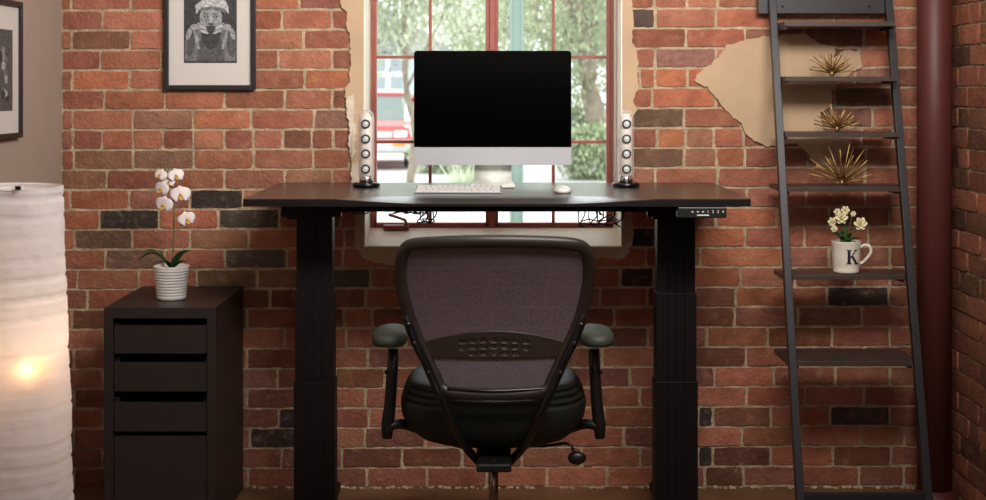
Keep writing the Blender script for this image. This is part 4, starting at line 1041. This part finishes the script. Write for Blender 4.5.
# house across the street
M_SIDING = mat('pale_blue_siding', (196, 206, 210), .8); M_ROOF = mat('grey_roof', (150, 150, 150), .9); M_WTRIM = mat('white_trim', (238, 238, 236), .6); M_PANE = mat('dark_pane', (158, 170, 176), .15)
h0 = P(400, 0, 46); t = empty('house', (h0.x-1.5, h0.y, GZ), 'pale blue house with white trimmed windows across the street', 'house')
hx0, hx1 = h0.x-6, h0.x+1.4; hy = h0.y
MB().box((hx0, hy, GZ), (hx1, hy+6, 2.6)).build('wall', M_SIDING, t)
MB().prism([(hx0-.4, 2.6), (hx1+.4, 2.6), ((hx0+hx1)/2, 5.2)], hy-.3, hy+6.3).build('roof', M_ROOF, t)
for px in (388, 345): 
    c = P(px, 74, 46); mb = MB(); mb.box((c.x-.62, hy-.06, c.z-.62), (c.x+.62, hy+.02, c.z+.62)); wf = mb.build('window', M_WTRIM, t)
    mb = MB()
    for a in (-1, 1):
        for b_ in (-1, 1): mb.box((c.x+a*.28-.2, hy-.08, c.z+b_*.28-.2), (c.x+a*.28+.2, hy-.055, c.z+b_*.28+.2))
    mb.build('pane', M_PANE, wf)
# red car
M_CAR = mat('red_car_paint', (196, 58, 58), .3, coat=.6); M_CARG = mat('car_glass', (104, 118, 112), .08); M_TYRE = mat('tyre', (36, 36, 36), .8); M_BUMP = mat('silver_bumper', (200, 200, 200), .4); M_ORG = mat('amber_lens', (240, 150, 50), .3)
ck = P(371, 0, 30); ck.z = GZ; t = empty('car', ck, 'red car parked outside behind the left window panes', 'car')
cy = ck.y; W2 = .86
def loft(secs, mb):
    n = len(secs[0]); vs = [p for s in secs for p in s]
    mb.add(vs, [(i*n+j, i*n+(j+1) % n, (i+1)*n+(j+1) % n, (i+1)*n+j) for i in range(len(secs)-1) for j in range(n)]+[tuple(range(n)), tuple((len(secs)-1)*n+j for j in range(n))])
def sec(y, z0, z1, w_, wt):
    pts = [(-w_, z0), (-w_*1.02, (z0+z1)/2), (-wt, z1-.04), (-wt*.85, z1), (wt*.85, z1), (wt, z1-.04), (w_*1.02, (z0+z1)/2), (w_, z0)]
    return [Vector((ck.x+x, cy+y, GZ+z)) for x, z in pts]
mb = MB(); loft([sec(0, .42, .80, .78, .72), sec(.12, .35, .92, .84, .78), sec(1.1, .32, 1.02, .86, .80), sec(3.9, .32, 1.04, .86, .80), sec(4.4, .40, .95, .80, .72)], mb)
loft([sec(2.05, 1.50, 1.62, .66, .60), sec(2.4, 1.48, 1.66, .68, .62), sec(3.9, 1.48, 1.64, .68, .62)], mb)
for sx in (-1, 1):
    mb.tube([Vector((ck.x+sx*.80, cy+1.15, GZ+1.0)), Vector((ck.x+sx*.64, cy+2.05, GZ+1.56))], .045, 6); mb.tube([Vector((ck.x+sx*.80, cy+3.9, GZ+1.0)), Vector((ck.x+sx*.66, cy+3.85, GZ+1.56))], .06, 6)
    mb.cbox((ck.x+sx*.96, cy+1.45, GZ+1.12), (.2, .1, .14))
mb.build('body', M_CAR, t, bevel=.01)
mb = MB(); loft([sec(1.15, .98, 1.03, .79, .76), sec(2.1, .98, 1.58, .75, .60), sec(3.85, .98, 1.58, .76, .62), sec(4.1, .98, 1.03, .78, .72)], mb); mb.build('glass', M_CARG, t)
mb = MB(); mb.cbox((ck.x, cy-.02, GZ+.50), (1.66, .2, .26)); mb.build('bumper', M_BUMP, t, bevel=.04)
mb = MB(); mb.cbox((ck.x, cy+.03, GZ+.74), (.9, .1, .14)); mb.build('grille', M_BUMP, t, bevel=.01)
for sx in (-1, 1):
    mb = MB(); mb.cbox((ck.x+sx*.62, cy+.03, GZ+.75), (.28, .1, .15)); mb.build('headlight', M_WTRIM, t, bevel=.02)
    mb = MB(); mb.cbox((ck.x+sx*.60, cy-.10, GZ+.56), (.26, .06, .1)); mb.build('turn_signal', M_ORG, t, bevel=.01)
for sx in (-1, 1):
    for yy in (.85, 3.5): MB().lathe([(.2, -.1), (.33, -.1), (.34, 0), (.33, .1), (.2, .1)], (ck.x+sx*.76, cy+yy, GZ+.345), 24, Matrix.Rotation(PI/2, 4, 'Y')).build('wheel', M_TYRE, t)
